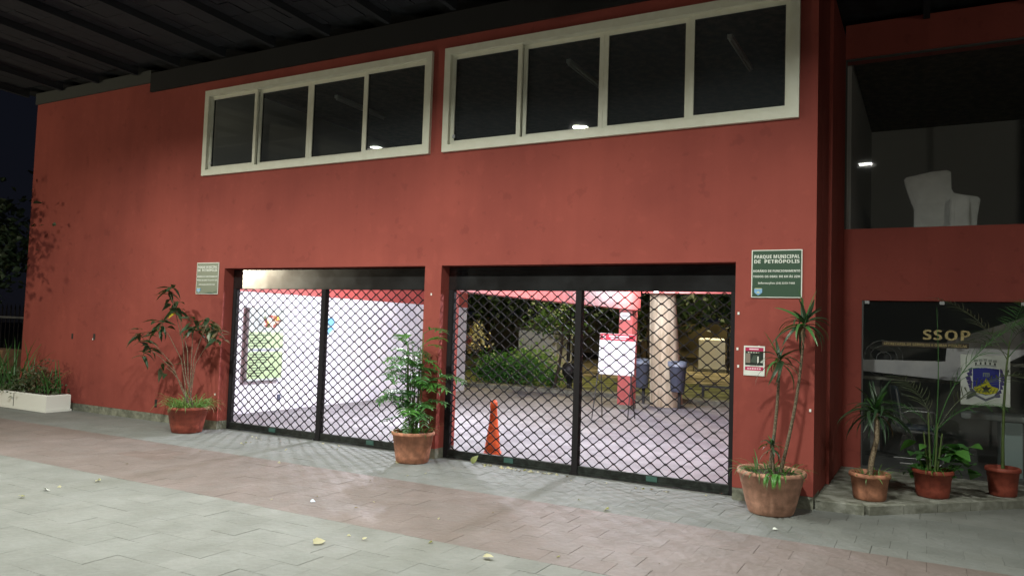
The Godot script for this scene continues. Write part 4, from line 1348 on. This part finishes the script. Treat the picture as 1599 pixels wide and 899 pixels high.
func lobby_things() -> void:
	var z := -2.3
	# lettering on the glass
	var t := thing("lobby_lettering", "gold lettering on the lobby glass", "sign", Vector3(0.0, 1.68, z - 0.03))
	text("SSOP", 0.115, 0.006, M.gold, t, Vector3(0.19, 0.0, 0), 0.47)
	part("strip", box_mesh(-0.47, 0.41, -0.145, -0.085, -0.006, 0.0), mat(0.05, 0.035, 0.02, 0.5), t)
	text("SECRETARIA DE SERVIÇOS E OBRAS PÚBLICAS", 0.03, 0.004, M.gold, t, Vector3(-0.03, -0.115, 0.003), 0.84)
	# crest poster
	var W := 176
	var H := 200
	var im := Image.create(W, H, false, Image.FORMAT_RGB8)
	var white := Color(0.80, 0.82, 0.80)
	var dark := Color(0.16, 0.18, 0.17)
	var blue := Color(0.07, 0.11, 0.50)
	var violet := Color(0.22, 0.18, 0.42)
	var yellow := Color(0.72, 0.70, 0.05)
	im.fill(white)
	# mural crown
	for k in 5:
		var x := 48 + k * 17
		var y := 14 + absi(k - 2) * 2
		im.fill_rect(Rect2i(x, y, 14, 10), Color(0.55, 0.58, 0.56))
		im.fill_rect(Rect2i(x + 4, y + 12, 6, 14), dark)
	poly_fill(im, [Vector2(50, 46), Vector2(130, 46), Vector2(122, 38), Vector2(58, 38)], Color(0.62, 0.65, 0.64))
	# mantling left and right
	for e in [-1, 1]:
		for k in 7:
			var c := Vector2(90 + e * (62 - 5 * absf(k - 2.0)), 62 + k * 16)
			var pts := []
			for q in 9:
				var a := TAU * q / 9.0
				pts.append(c + Vector2(cos(a) * (9 + 4 * (q % 2)), sin(a) * (8 + 3 * (q % 2))))
			poly_fill(im, pts, violet)
	# shield
	var shield := [Vector2(44, 54), Vector2(90, 50), Vector2(138, 54), Vector2(138, 132), Vector2(120, 152), Vector2(90, 160), Vector2(62, 152), Vector2(44, 132)]
	var rim := []
	for p in shield:
		rim.append((p - Vector2(90, 104)) * 1.07 + Vector2(90, 104))
	poly_fill(im, rim, white)
	poly_fill(im, shield, blue)
	poly_fill(im, [Vector2(48, 128), Vector2(74, 122), Vector2(92, 92), Vector2(110, 122), Vector2(136, 130), Vector2(134, 138), Vector2(120, 152), Vector2(90, 158), Vector2(62, 152), Vector2(46, 136)], yellow)
	for k in 7:
		var x := 52 + k * 12
		poly_fill(im, [Vector2(x, 150), Vector2(x + 10, 132), Vector2(x + 13, 132), Vector2(x + 4, 152)], Color(0.42, 0.45, 0.06))
	# tower and eagle
	im.fill_rect(Rect2i(80, 70, 24, 16), Color(0.45, 0.50, 0.45))
	im.fill_rect(Rect2i(84, 74, 3, 12), blue)
	im.fill_rect(Rect2i(90, 74, 3, 12), blue)
	im.fill_rect(Rect2i(97, 74, 3, 12), blue)
	poly_fill(im, [Vector2(92, 118), Vector2(98, 128), Vector2(112, 126), Vector2(100, 138), Vector2(102, 150), Vector2(92, 144), Vector2(82, 150), Vector2(84, 138), Vector2(72, 126), Vector2(86, 128)], Color(0.1, 0.09, 0.05))
	# ribbon and laurel
	poly_fill(im, [Vector2(40, 150), Vector2(90, 174), Vector2(140, 150), Vector2(142, 158), Vector2(90, 184), Vector2(38, 158)], Color(0.36, 0.38, 0.42))
	for k in 6:
		poly_fill(im, [Vector2(20 + k * 5, 180 - k * 3), Vector2(26 + k * 5, 150 - k * 2), Vector2(30 + k * 5, 178 - k * 3)], Color(0.30, 0.34, 0.30))
	t = thing("crest_poster", "white poster with a blue and yellow coat of arms on the lobby glass", "poster", Vector3(0.565, 1.195, z - 0.02))
	part("sheet", box_mesh(-0.235, 0.235, -0.28, 0.28, -0.004, 0.0), M.sign_white, t)
	part("print", card(0.465, 0.555), print_mat(im, 0.5), t, Transform3D(Basis.IDENTITY, Vector3(0, 0, 0.002)))
	# visitor chair
	t = thing("visitor_chair", "dark blue chair with a steel tube frame inside the lobby", "chair", Vector3(-0.1, 0.08, -3.3), 1.75)
	part("seat", round_block(0.46, 0.05, 0.44, 0.024), M.navy, t, Transform3D(Basis.IDENTITY, Vector3(0, 0.44, 0)))
	part("backrest", round_block(0.44, 0.42, 0.045, 0.02), M.navy, t, Transform3D(Basis.from_euler(Vector3(-0.15, 0, 0)), Vector3(0, 0.74, -0.25)))
	for e in [-1.0, 1.0]:
		var st := new_st()
		tube(st, [Vector3(e * 0.24, 0.92, -0.29), Vector3(e * 0.24, 0.46, -0.21), Vector3(e * 0.24, 0.41, -0.18), Vector3(e * 0.24, 0.40, 0.16), Vector3(e * 0.24, 0.36, 0.21), Vector3(e * 0.24, 0.04, 0.24), Vector3(e * 0.24, 0.012, 0.20), Vector3(e * 0.24, 0.012, -0.24)], 0.012, 0.012, 8)
		part("leg_frame", done(st), M.steel, t)
		st = new_st()
		tube(st, [Vector3(e * 0.25, 0.62, -0.22), Vector3(e * 0.27, 0.66, -0.15), Vector3(e * 0.27, 0.66, 0.12), Vector3(e * 0.26, 0.60, 0.17), Vector3(e * 0.25, 0.42, 0.16)], 0.011, 0.011, 8)
		part("armrest", done(st), M.steel, t)
	# staircase with white parapet
	t = thing("staircase", "white parapet of a staircase rising to the right inside the lobby", "stairs", Vector3(0, 0.0, -3.45))
	var st2 := new_st()
	prism(st2, PackedVector2Array([Vector2(-0.84, 1.20), Vector2(0.2, 1.13), Vector2(0.42, 1.12), Vector2(1.9, 2.0), Vector2(1.9, 2.56), Vector2(1.0, 1.92), Vector2(0.22, 1.62), Vector2(0.20, 1.36), Vector2(-0.84, 1.34)]), -0.06, 0.06)
	part("parapet", done(st2), M.white_wall, t)
	for k in 7:
		part("tread", box_mesh(0.4 + k * 0.22, 0.66 + k * 0.22, 1.02 + k * 0.155, 1.06 + k * 0.155, -1.0, -0.061), M.concrete, t)
	part("landing", box_mesh(-0.84, 0.4, 1.08, 1.125, -1.9, -0.061), M.concrete, t)
	for x in [-0.7, 1.5]:
		part("support", box_mesh(x, x + 0.12, 0.081, 1.079, -0.9, -0.78), M.white_wall, t)
	# counter
	t = thing("reception_counter", "pale reception counter behind the crest in the lobby", "counter", Vector3(0.80, 0.08, -3.35))
	part("front_panel", box_mesh(-0.05, 0.16, 0.0, 0.62, 0.0, 0.5), mat(0.30, 0.40, 0.40, 0.5), t)
	part("front_panel", box_mesh(0.162, 1.2, 0.0, 0.62, 0.03, 0.45), mat(0.10, 0.11, 0.11, 0.5), t)
	part("counter_top", round_block(1.75, 0.07, 0.6, 0.015), mat(0.32, 0.36, 0.36, 0.4), t, Transform3D(Basis.IDENTITY, Vector3(0.43, 0.66, 0.2)))
	# wall fan
	t = thing("standing_fan", "dark standing fan at the left edge of the lobby glass", "fan", Vector3(-0.52, 0.08, -3.6), 0.3)
	var fs := new_st()
	for q in [0.24, 0.17, 0.09]:
		var ring := []
		for k in 25:
			ring.append(Vector3(cos(TAU * k / 24) * q, 1.28 + sin(TAU * k / 24) * q, 0.05 - q * 0.1))
		tube(fs, ring, 0.006, 0.006, 5)
	part("guard", done(fs), M.steel, t)
	fs = new_st()
	for k in 3:
		add_oval(fs, Transform3D(Basis.from_euler(Vector3(0, 0, TAU * k / 3 + 0.4)) * Basis.from_euler(Vector3(1.2, 0, 0)), Vector3(0, 1.28, 0.0)), 0.2, 0.13, 0.05)
	part("blades", done(fs), M.black, t)
	fs = new_st()
	tube(fs, [Vector3(0, 0.03, -0.06), Vector3(0, 1.22, -0.06)], 0.016, 0.016, 8)
	part("pole", done(fs), M.black, t)
	part("motor", round_block(0.14, 0.14, 0.18, 0.05), M.black, t, Transform3D(Basis.IDENTITY, Vector3(0, 1.28, -0.09)))
	fs = new_st()
	lathe(fs, [Vector2(0.2, 0.0), Vector2(0.2, 0.02), Vector2(0.05, 0.05), Vector2(0.001, 0.05)], 24)
	part("base", done(fs), M.black, t, Transform3D(Basis.IDENTITY, Vector3(0, 0, -0.06)))
	# covered armchair upstairs
	t = thing("covered_armchair", "pale sheet covered armchair behind the annex upper window", "armchair", Vector3(0.12, 2.901, -2.95))
	var drape := new_st()
	soft_prism(drape, PackedVector2Array([Vector2(-0.27, 0.0), Vector2(-0.275, 0.33), Vector2(-0.35, 0.55), Vector2(-0.385, 0.70), Vector2(-0.36, 0.735), Vector2(-0.1, 0.785), Vector2(0.08, 0.80), Vector2(0.125, 0.77), Vector2(0.13, 0.56), Vector2(0.16, 0.51), Vector2(0.26, 0.485), Vector2(0.40, 0.455), Vector2(0.43, 0.42), Vector2(0.40, 0.22), Vector2(0.385, 0.0)]), -0.25, 0.10, 0.05)
	part("cover", done(drape), M.cloth, t)
	drape = new_st()
	soft_prism(drape, PackedVector2Array([Vector2(0.10, 0.0), Vector2(0.11, 0.40), Vector2(0.16, 0.45), Vector2(0.25, 0.44), Vector2(0.30, 0.40), Vector2(0.31, 0.0)]), 0.05, 0.30, 0.05)
	part("covered_arm", done(drape), M.cloth, t)

func park() -> void:
	var lawn := struct("lawn", box_mesh(-60, 40, -0.058, -0.01, -60, -10.3), M.lawn)
	if lawn == null:
		return
	struct("garden_kerb", box_mesh(-30, 20, -0.055, 0.10, -10.3, -9.75), M.plinth)
	struct("pale_ground", box_mesh(-22, 10, -0.009, -0.004, -44, -17), textured(mat(0.42, 0.36, 0.26, 0.95), M.lawn.albedo_texture, 6.0))
	# big trunk with two bins
	tree("big_tree", "pale thick trunk of a big tree beyond the passage with two bins", Vector3(-5.04, 0, -8.75), 6.5, 0.36, Vector3(0, 8.5, 0), Vector3(3.4, 2.2, 3.0), 60, 30, 0.28, M.bark_pale, M.tree_leaf, 3)
	for k in 2:
		var at := [Vector3(-4.66, 0.36, -8.28), Vector3(-5.62, 0.36, -8.75)][k] as Vector3
		var t := thing("litter_bin", ["grey blue litter bin fixed to the near side of the big trunk", "grey blue litter bin half hidden between the red pillar and the trunk"][k], "bin", at, 0.0, "litter bins on the big trunk")
		var st := new_st()
		lathe(st, [Vector2(0.001, 0.0), Vector2(0.13, 0.0), Vector2(0.145, 0.03), Vector2(0.185, 0.60), Vector2(0.197, 0.61), Vector2(0.197, 0.64), Vector2(0.18, 0.64), Vector2(0.17, 0.55)], 22)
		part("body", done(st), M.bin, t)
		st = new_st()
		lathe(st, [Vector2(0.205, 0.54), Vector2(0.203, 0.645), Vector2(0.15, 0.655), Vector2(0.16, 0.58)], 22, 0.06)
		part("bag", done(st), mat(0.15, 0.18, 0.23, 0.3), t)
		part("bracket", box_mesh(-0.03, 0.03, -0.36, 0.12, -0.17, -0.13), M.black, t)
	# garden near the passage
	bush("hedge", "dense dark green hedge at the edge of the passage floor", Vector3(-10.4, 0.0, -11.0), Vector3(1.15, 0.42, 0.6), 120, 42, 0.075, M.hedge_leaf, 5, "hedge")
	bush("shrub", "low shrub right of the hedge beside the slim tree", Vector3(-9.3, 0.0, -11.6), Vector3(0.5, 0.3, 0.4), 34, 34, 0.07, M.hedge_leaf, 6)
	bush("shrub", "yellow green shrub behind the hedge", Vector3(-10.3, 0.25, -12.4), Vector3(0.7, 0.4, 0.4), 30, 26, 0.10, M.leaf_pale, 7)
	bush("flowering_shrub", "pale blossoming shrub behind the hedge near the grille edge", Vector3(-10.75, 0.9, -9.95), Vector3(0.45, 0.4, 0.3), 16, 12, 0.11, mat(0.62, 0.58, 0.25, 0.7), 8)
	var hp := thing("flower_bowl", "dusky pink flower bowl on a thin post below the blossoms", "flower pot", Vector3(-10.9, 0.0, -9.55))
	var st := new_st()
	lathe(st, [Vector2(0.001, 1.1), Vector2(0.12, 1.1), Vector2(0.24, 1.22), Vector2(0.25, 1.36), Vector2(0.22, 1.36), Vector2(0.2, 1.25)], 20)
	part("bowl", done(st), mat(0.30, 0.10, 0.10, 0.7), hp)
	st = new_st()
	tube(st, [Vector3(0, 0, 0), Vector3(0, 1.1, 0)], 0.025, 0.025, 8)
	part("post", done(st), M.black, hp)
	tree("slim_tree", "slim dark tree with sparse leaves on the lawn", Vector3(-8.95, 0, -11.2), 1.75, 0.05, Vector3(0, 1.9, 0), Vector3(0.9, 0.5, 0.7), 40, 18, 0.11, M.bark_dark, M.tree_leaf2, 9)
	# rounded black bin on a post
	var bb := thing("round_bin", "black round topped bin on a short post at the lawn edge", "bin", Vector3(-8.35, 0.0, -10.9))
	st = new_st()
	lathe(st, [Vector2(0.07, -0.03), Vector2(0.07, 0.24), Vector2(0.13, 0.32), Vector2(0.20, 0.44), Vector2(0.22, 0.55), Vector2(0.20, 0.66), Vector2(0.13, 0.74), Vector2(0.001, 0.77)], 20)
	part("body", done(st), M.black, bb)
	part("foot", box_mesh(-0.12, 0.12, -0.03, 0.02, -0.12, 0.12), M.black, bb)
	# kiosk walls, far wall
	var kk := thing("white_kiosk", "plain pale kiosk wall behind the slim tree", "kiosk", Vector3(-11.2, 0, -14.6))
	part("wall", box_mesh(-0.7, 0.7, -0.05, 1.55, -1.2, 0), M.white_paint, kk)
	part("roof", box_mesh(-0.8, 0.8, 1.551, 1.65, -1.3, 0.1), M.gray_band, kk)
	kk = thing("stone_block", "pale standing stone block on the far pale ground", "monument", Vector3(-8.25, 0, -25.6), 0.3)
	st = new_st()
	cham(st, -0.55, 0.55, -0.02, 1.45, -0.4, 0.4, 0.08)
	part("block", done(st), M.white_paint, kk)
	part("plinth", box_mesh(-0.75, 0.75, -0.02, 0.14, -0.6, 0.6), M.concrete, kk)
	kk = thing("garden_wall", "long low cream wall at the back of the park", "wall", Vector3(-16, 0, -44))
	part("wall", box_mesh(-26, 22, -0.05, 2.3, -0.3, 0), mat(0.62, 0.52, 0.30, 0.8), kk)
	part("coping", box_mesh(-26.1, 22.1, 2.301, 2.42, -0.38, 0.08), M.concrete, kk)
	# low rail of the garden at the right
	kk = thing("low_rail", "low dark rail along the lawn right of the big trunk", "rail", Vector3(-4.2, 0, -12.1))
	for x in [-0.9, 0.5, 1.9]:
		part("post", box_mesh(x - 0.03, x + 0.03, -0.03, 0.26, -0.03, 0.03), M.black, kk)
	part("bar", box_mesh(-1.0, 2.4, 0.24, 0.29, -0.02, 0.02), M.black, kk)
	# distant people
	make_person(Vector3(-9.7, 0, -32.0), 0.3, 0.98, "distant person with a pale shirt standing on the pale ground", Color(0.5, 0.5, 0.48), Color(0.02, 0.02, 0.03), 0.8)
	make_person(Vector3(-8.75, 0, -31.2), -0.5, 0.95, "distant person in dark clothes, middle of the three", Color(0.03, 0.03, 0.04), Color(0.02, 0.02, 0.02), 0.2)
	make_person(Vector3(-8.2, 0, -31.0), 0.9, 0.92, "distant person in dark clothes nearest the right grille edge", Color(0.05, 0.04, 0.03), Color(0.03, 0.03, 0.03), 0.5)
	# dark trees behind
	var spots := [[-15.5, -15.0, 6.0, 3.2], [-12.5, -18.5, 6.5, 3.4], [-9.0, -20.0, 5.5, 3.0], [-3.6, -16.0, 5.0, 2.6], [-2.8, -21.0, 6.0, 3.2], [-18.5, -24.0, 7.0, 4.0], [-5.2, -36.0, 6.5, 3.6], [-12.8, -30.0, 7.0, 3.8]]
	var words := ["dark spreading tree behind the hedge", "dark tree above the pale kiosk", "dark tree above the lit wall", "dark tree just right of the big trunk", "dark tree at the right end of the garden view", "tall far tree at the left of the garden", "far tree behind the standing stone", "far tree above the cream wall"]
	for i in spots.size():
		var s: Array = spots[i]
		tree("park_tree", words[i], Vector3(s[0], 0, s[1]), s[2] * 0.6, 0.16, Vector3(0, s[2] * 0.62, 0), Vector3(s[3], s[2] * 0.34, s[3]), 90, 34, 0.30, M.bark_dark, M.tree_leaf, 40 + i, "trees of the park behind")
	# tree and fence left of the building
	tree("street_tree", "leafy tree beyond the left end of the red wall", Vector3(-17.2, 0, -0.4), 3.0, 0.14, Vector3(1.3, 2.9, 1.0), Vector3(1.9, 1.0, 1.1), 170, 44, 0.13, M.bark_dark, M.tree_leaf, 60)
	kk = thing("iron_fence", "dark iron fence beyond the left end of the red wall", "fence", Vector3(-16.6, 0, -1.2))
	for k in 24:
		var fx := -1.6 + k * 0.16
		st = new_st()
		tube(st, [Vector3(fx, -0.05, 0), Vector3(fx, 1.66, 0)], 0.012, 0.012, 6)
		tube(st, [Vector3(fx, 1.66, 0), Vector3(fx, 1.76, 0)], 0.02, 0.002, 6)
		part("bar", done(st), M.dark_metal, kk)
	part("rail", box_mesh(-1.7, 2.2, 1.46, 1.50, -0.02, 0.02), M.steel, kk)
	part("rail", box_mesh(-1.7, 2.2, 0.2, 0.24, -0.02, 0.02), M.dark_metal, kk)
	kk = thing("brick_pier", "low brown pier behind the white planter", "wall", Vector3(-15.4, 0, -0.45))
	st = new_st()
	cham(st, -0.6, 0.35, 0.45, 0.88, -0.25, 0.25, 0.02)
	part("cap", done(st), mat(0.20, 0.11, 0.06, 0.9), kk)
	part("core", box_mesh(-0.5, 0.28, -0.03, 0.449, -0.2, 0.2), mat(0.05, 0.04, 0.035, 0.9), kk)
	# park lamps out of sight above the beams
	for k in 2:
		var p := [Vector3(-9.9, 0, -14.2), Vector3(-7.4, 0, -25.0)][k] as Vector3
		var tl := thing("park_lamp", ["park lamp post above the hedge, left of the two", "park lamp post near the standing stone, right of the two"][k], "lamp", p, 0.0, "lamp posts in the park")
		st = new_st()
		tube(st, [Vector3(0, -0.05, 0), Vector3(0, 5.0, 0)], 0.06, 0.04, 10)
		part("pole", done(st), M.black, tl)
		var sp := SphereMesh.new()
		sp.radius = 0.16
		sp.height = 0.32
		part("globe", sp, glow(1.0, 0.85, 0.55, 12.0), tl, Transform3D(Basis.IDENTITY, Vector3(0, 5.16, 0)))
		var l := OmniLight3D.new()
		l.name = "park_light"
		l.light_energy = [40.0, 42.0][k]
		l.light_color = Color(1.0, 0.92, 0.70)
		l.light_size = 0.16
		l.omni_range = 60.0
		l.omni_attenuation = 2.0
		l.shadow_enabled = true
		l.position = Vector3(0, 5.16, 0)
		tl.add_child(l)

func litter() -> void:
	var big := [[-2.7, 3.04, 0.075, "pale crumpled dry leaf on the front paving by the red strip"], [-3.86, 3.47, 0.085, "long curled dry leaf on the front paving"], [-6.93, 3.59, 0.06, "whitish dry leaf on the front paving at the left"], [-6.83, 3.83, 0.055, "yellowish dry leaf near the left edge of the picture"], [-6.99, 3.06, 0.055, "dry leaf just before the edge of the red strip at the left"], [-4.8, 2.51, 0.035, "bluish white scrap lying on the red strip"], [-3.64, 3.19, 0.04, "small pale leaf between the two larger leaves on the front paving"], [-4.66, 0.03, 0.11, "broad olive leaf leaning on the right grille bottom bar"], [-2.5, 1.17, 0.05, "pale leaf on the rear paving at the edge of the red strip"], [-4.88, 2.35, 0.03, "dark small leaf on the red strip"], [-1.12, 1.0, 0.035, "small white scrap on the rear paving before the clay pot"], [-5.35, 0.55, 0.05, "yellow leaf on the paving beside the terracotta pot"]]
	var mesh := []
	for k in 3:
		var st := new_st()
		add_oval(st, Transform3D(Basis.from_euler(Vector3(0.25 * k, 0, 0.25)), Vector3.ZERO), 1.0, 0.55 + 0.15 * k, 0.25 + 0.2 * k)
		add_oval(st, Transform3D(Basis.from_euler(Vector3(0.5, 0.7, 0.12)), Vector3(0.05, 0.012, 0)), 0.7, 0.4, 0.3)
		mesh.append(done(st))
	for i in big.size():
		var b: Array = big[i]
		var m: Material = M.dead_leaf
		if i == 5:
			m = mat(0.55, 0.62, 0.75, 0.4)
		elif i == 7:
			m = leafy(0.22, 0.24, 0.10)
		elif i == 9:
			m = M.dead_leaf_dark
		elif i == 2 or i == 10:
			m = M.sign_white
		var xf := turned(Vector3(b[0], 0.012, b[1]), i * 1.3, 0.15, 0.2, b[2] * 1.15)
		if i == 7:
			xf = turned(Vector3(b[0], 0.01, b[1] - 0.02), 0.3, 1.0, 0.9, b[2])
		tag(part("fallen_leaf", mesh[i % 3], m, self, xf), b[3], "leaf", "larger fallen leaves on the paving")
	var spots := []
	for k in 26:
		spots.append(Vector2(-3.85 + rng.randfn() * 0.16, -0.05 + absf(rng.randfn()) * 0.05))
	for k in 16:
		spots.append(Vector2(-4.4 + rng.randfn() * 0.12, -0.06 + absf(rng.randfn()) * 0.05))
	for k in 10:
		spots.append(Vector2(-2.6 + rng.randfn() * 0.35, 0.0 + absf(rng.randfn()) * 0.14))
	for k in 14:
		spots.append(Vector2(rng.randf_range(-8.6, -5.8), 0.0 + absf(rng.randfn()) * 0.6))
	for k in 18:
		spots.append(Vector2(rng.randf_range(-8.0, -1.4), rng.randf_range(0.4, 3.8)))
	var i := 0
	for s in spots:
		var where := "scattered on the red strip and paving before the grilles"
		if i < 26:
			where = "in the pile by the right grille centre post"
		elif i < 42:
			where = "under the right grille near the orange cone"
		elif i < 52:
			where = "under the right half of the right grille"
		elif i < 66:
			where = "on the paving before the left grille"
		var m: Material = M.dead_leaf if i % 3 > 0 else M.dead_leaf_dark
		tag(part("leaf_scrap", mesh[i % 3], m, self, turned(Vector3(s.x, 0.006, s.y), rng.randf() * TAU, 0.1, 0.2, rng.randf_range(0.018, 0.044))), "tiny dry leaf scrap " + where, "leaf", "tiny leaf scraps " + where)
		i += 1
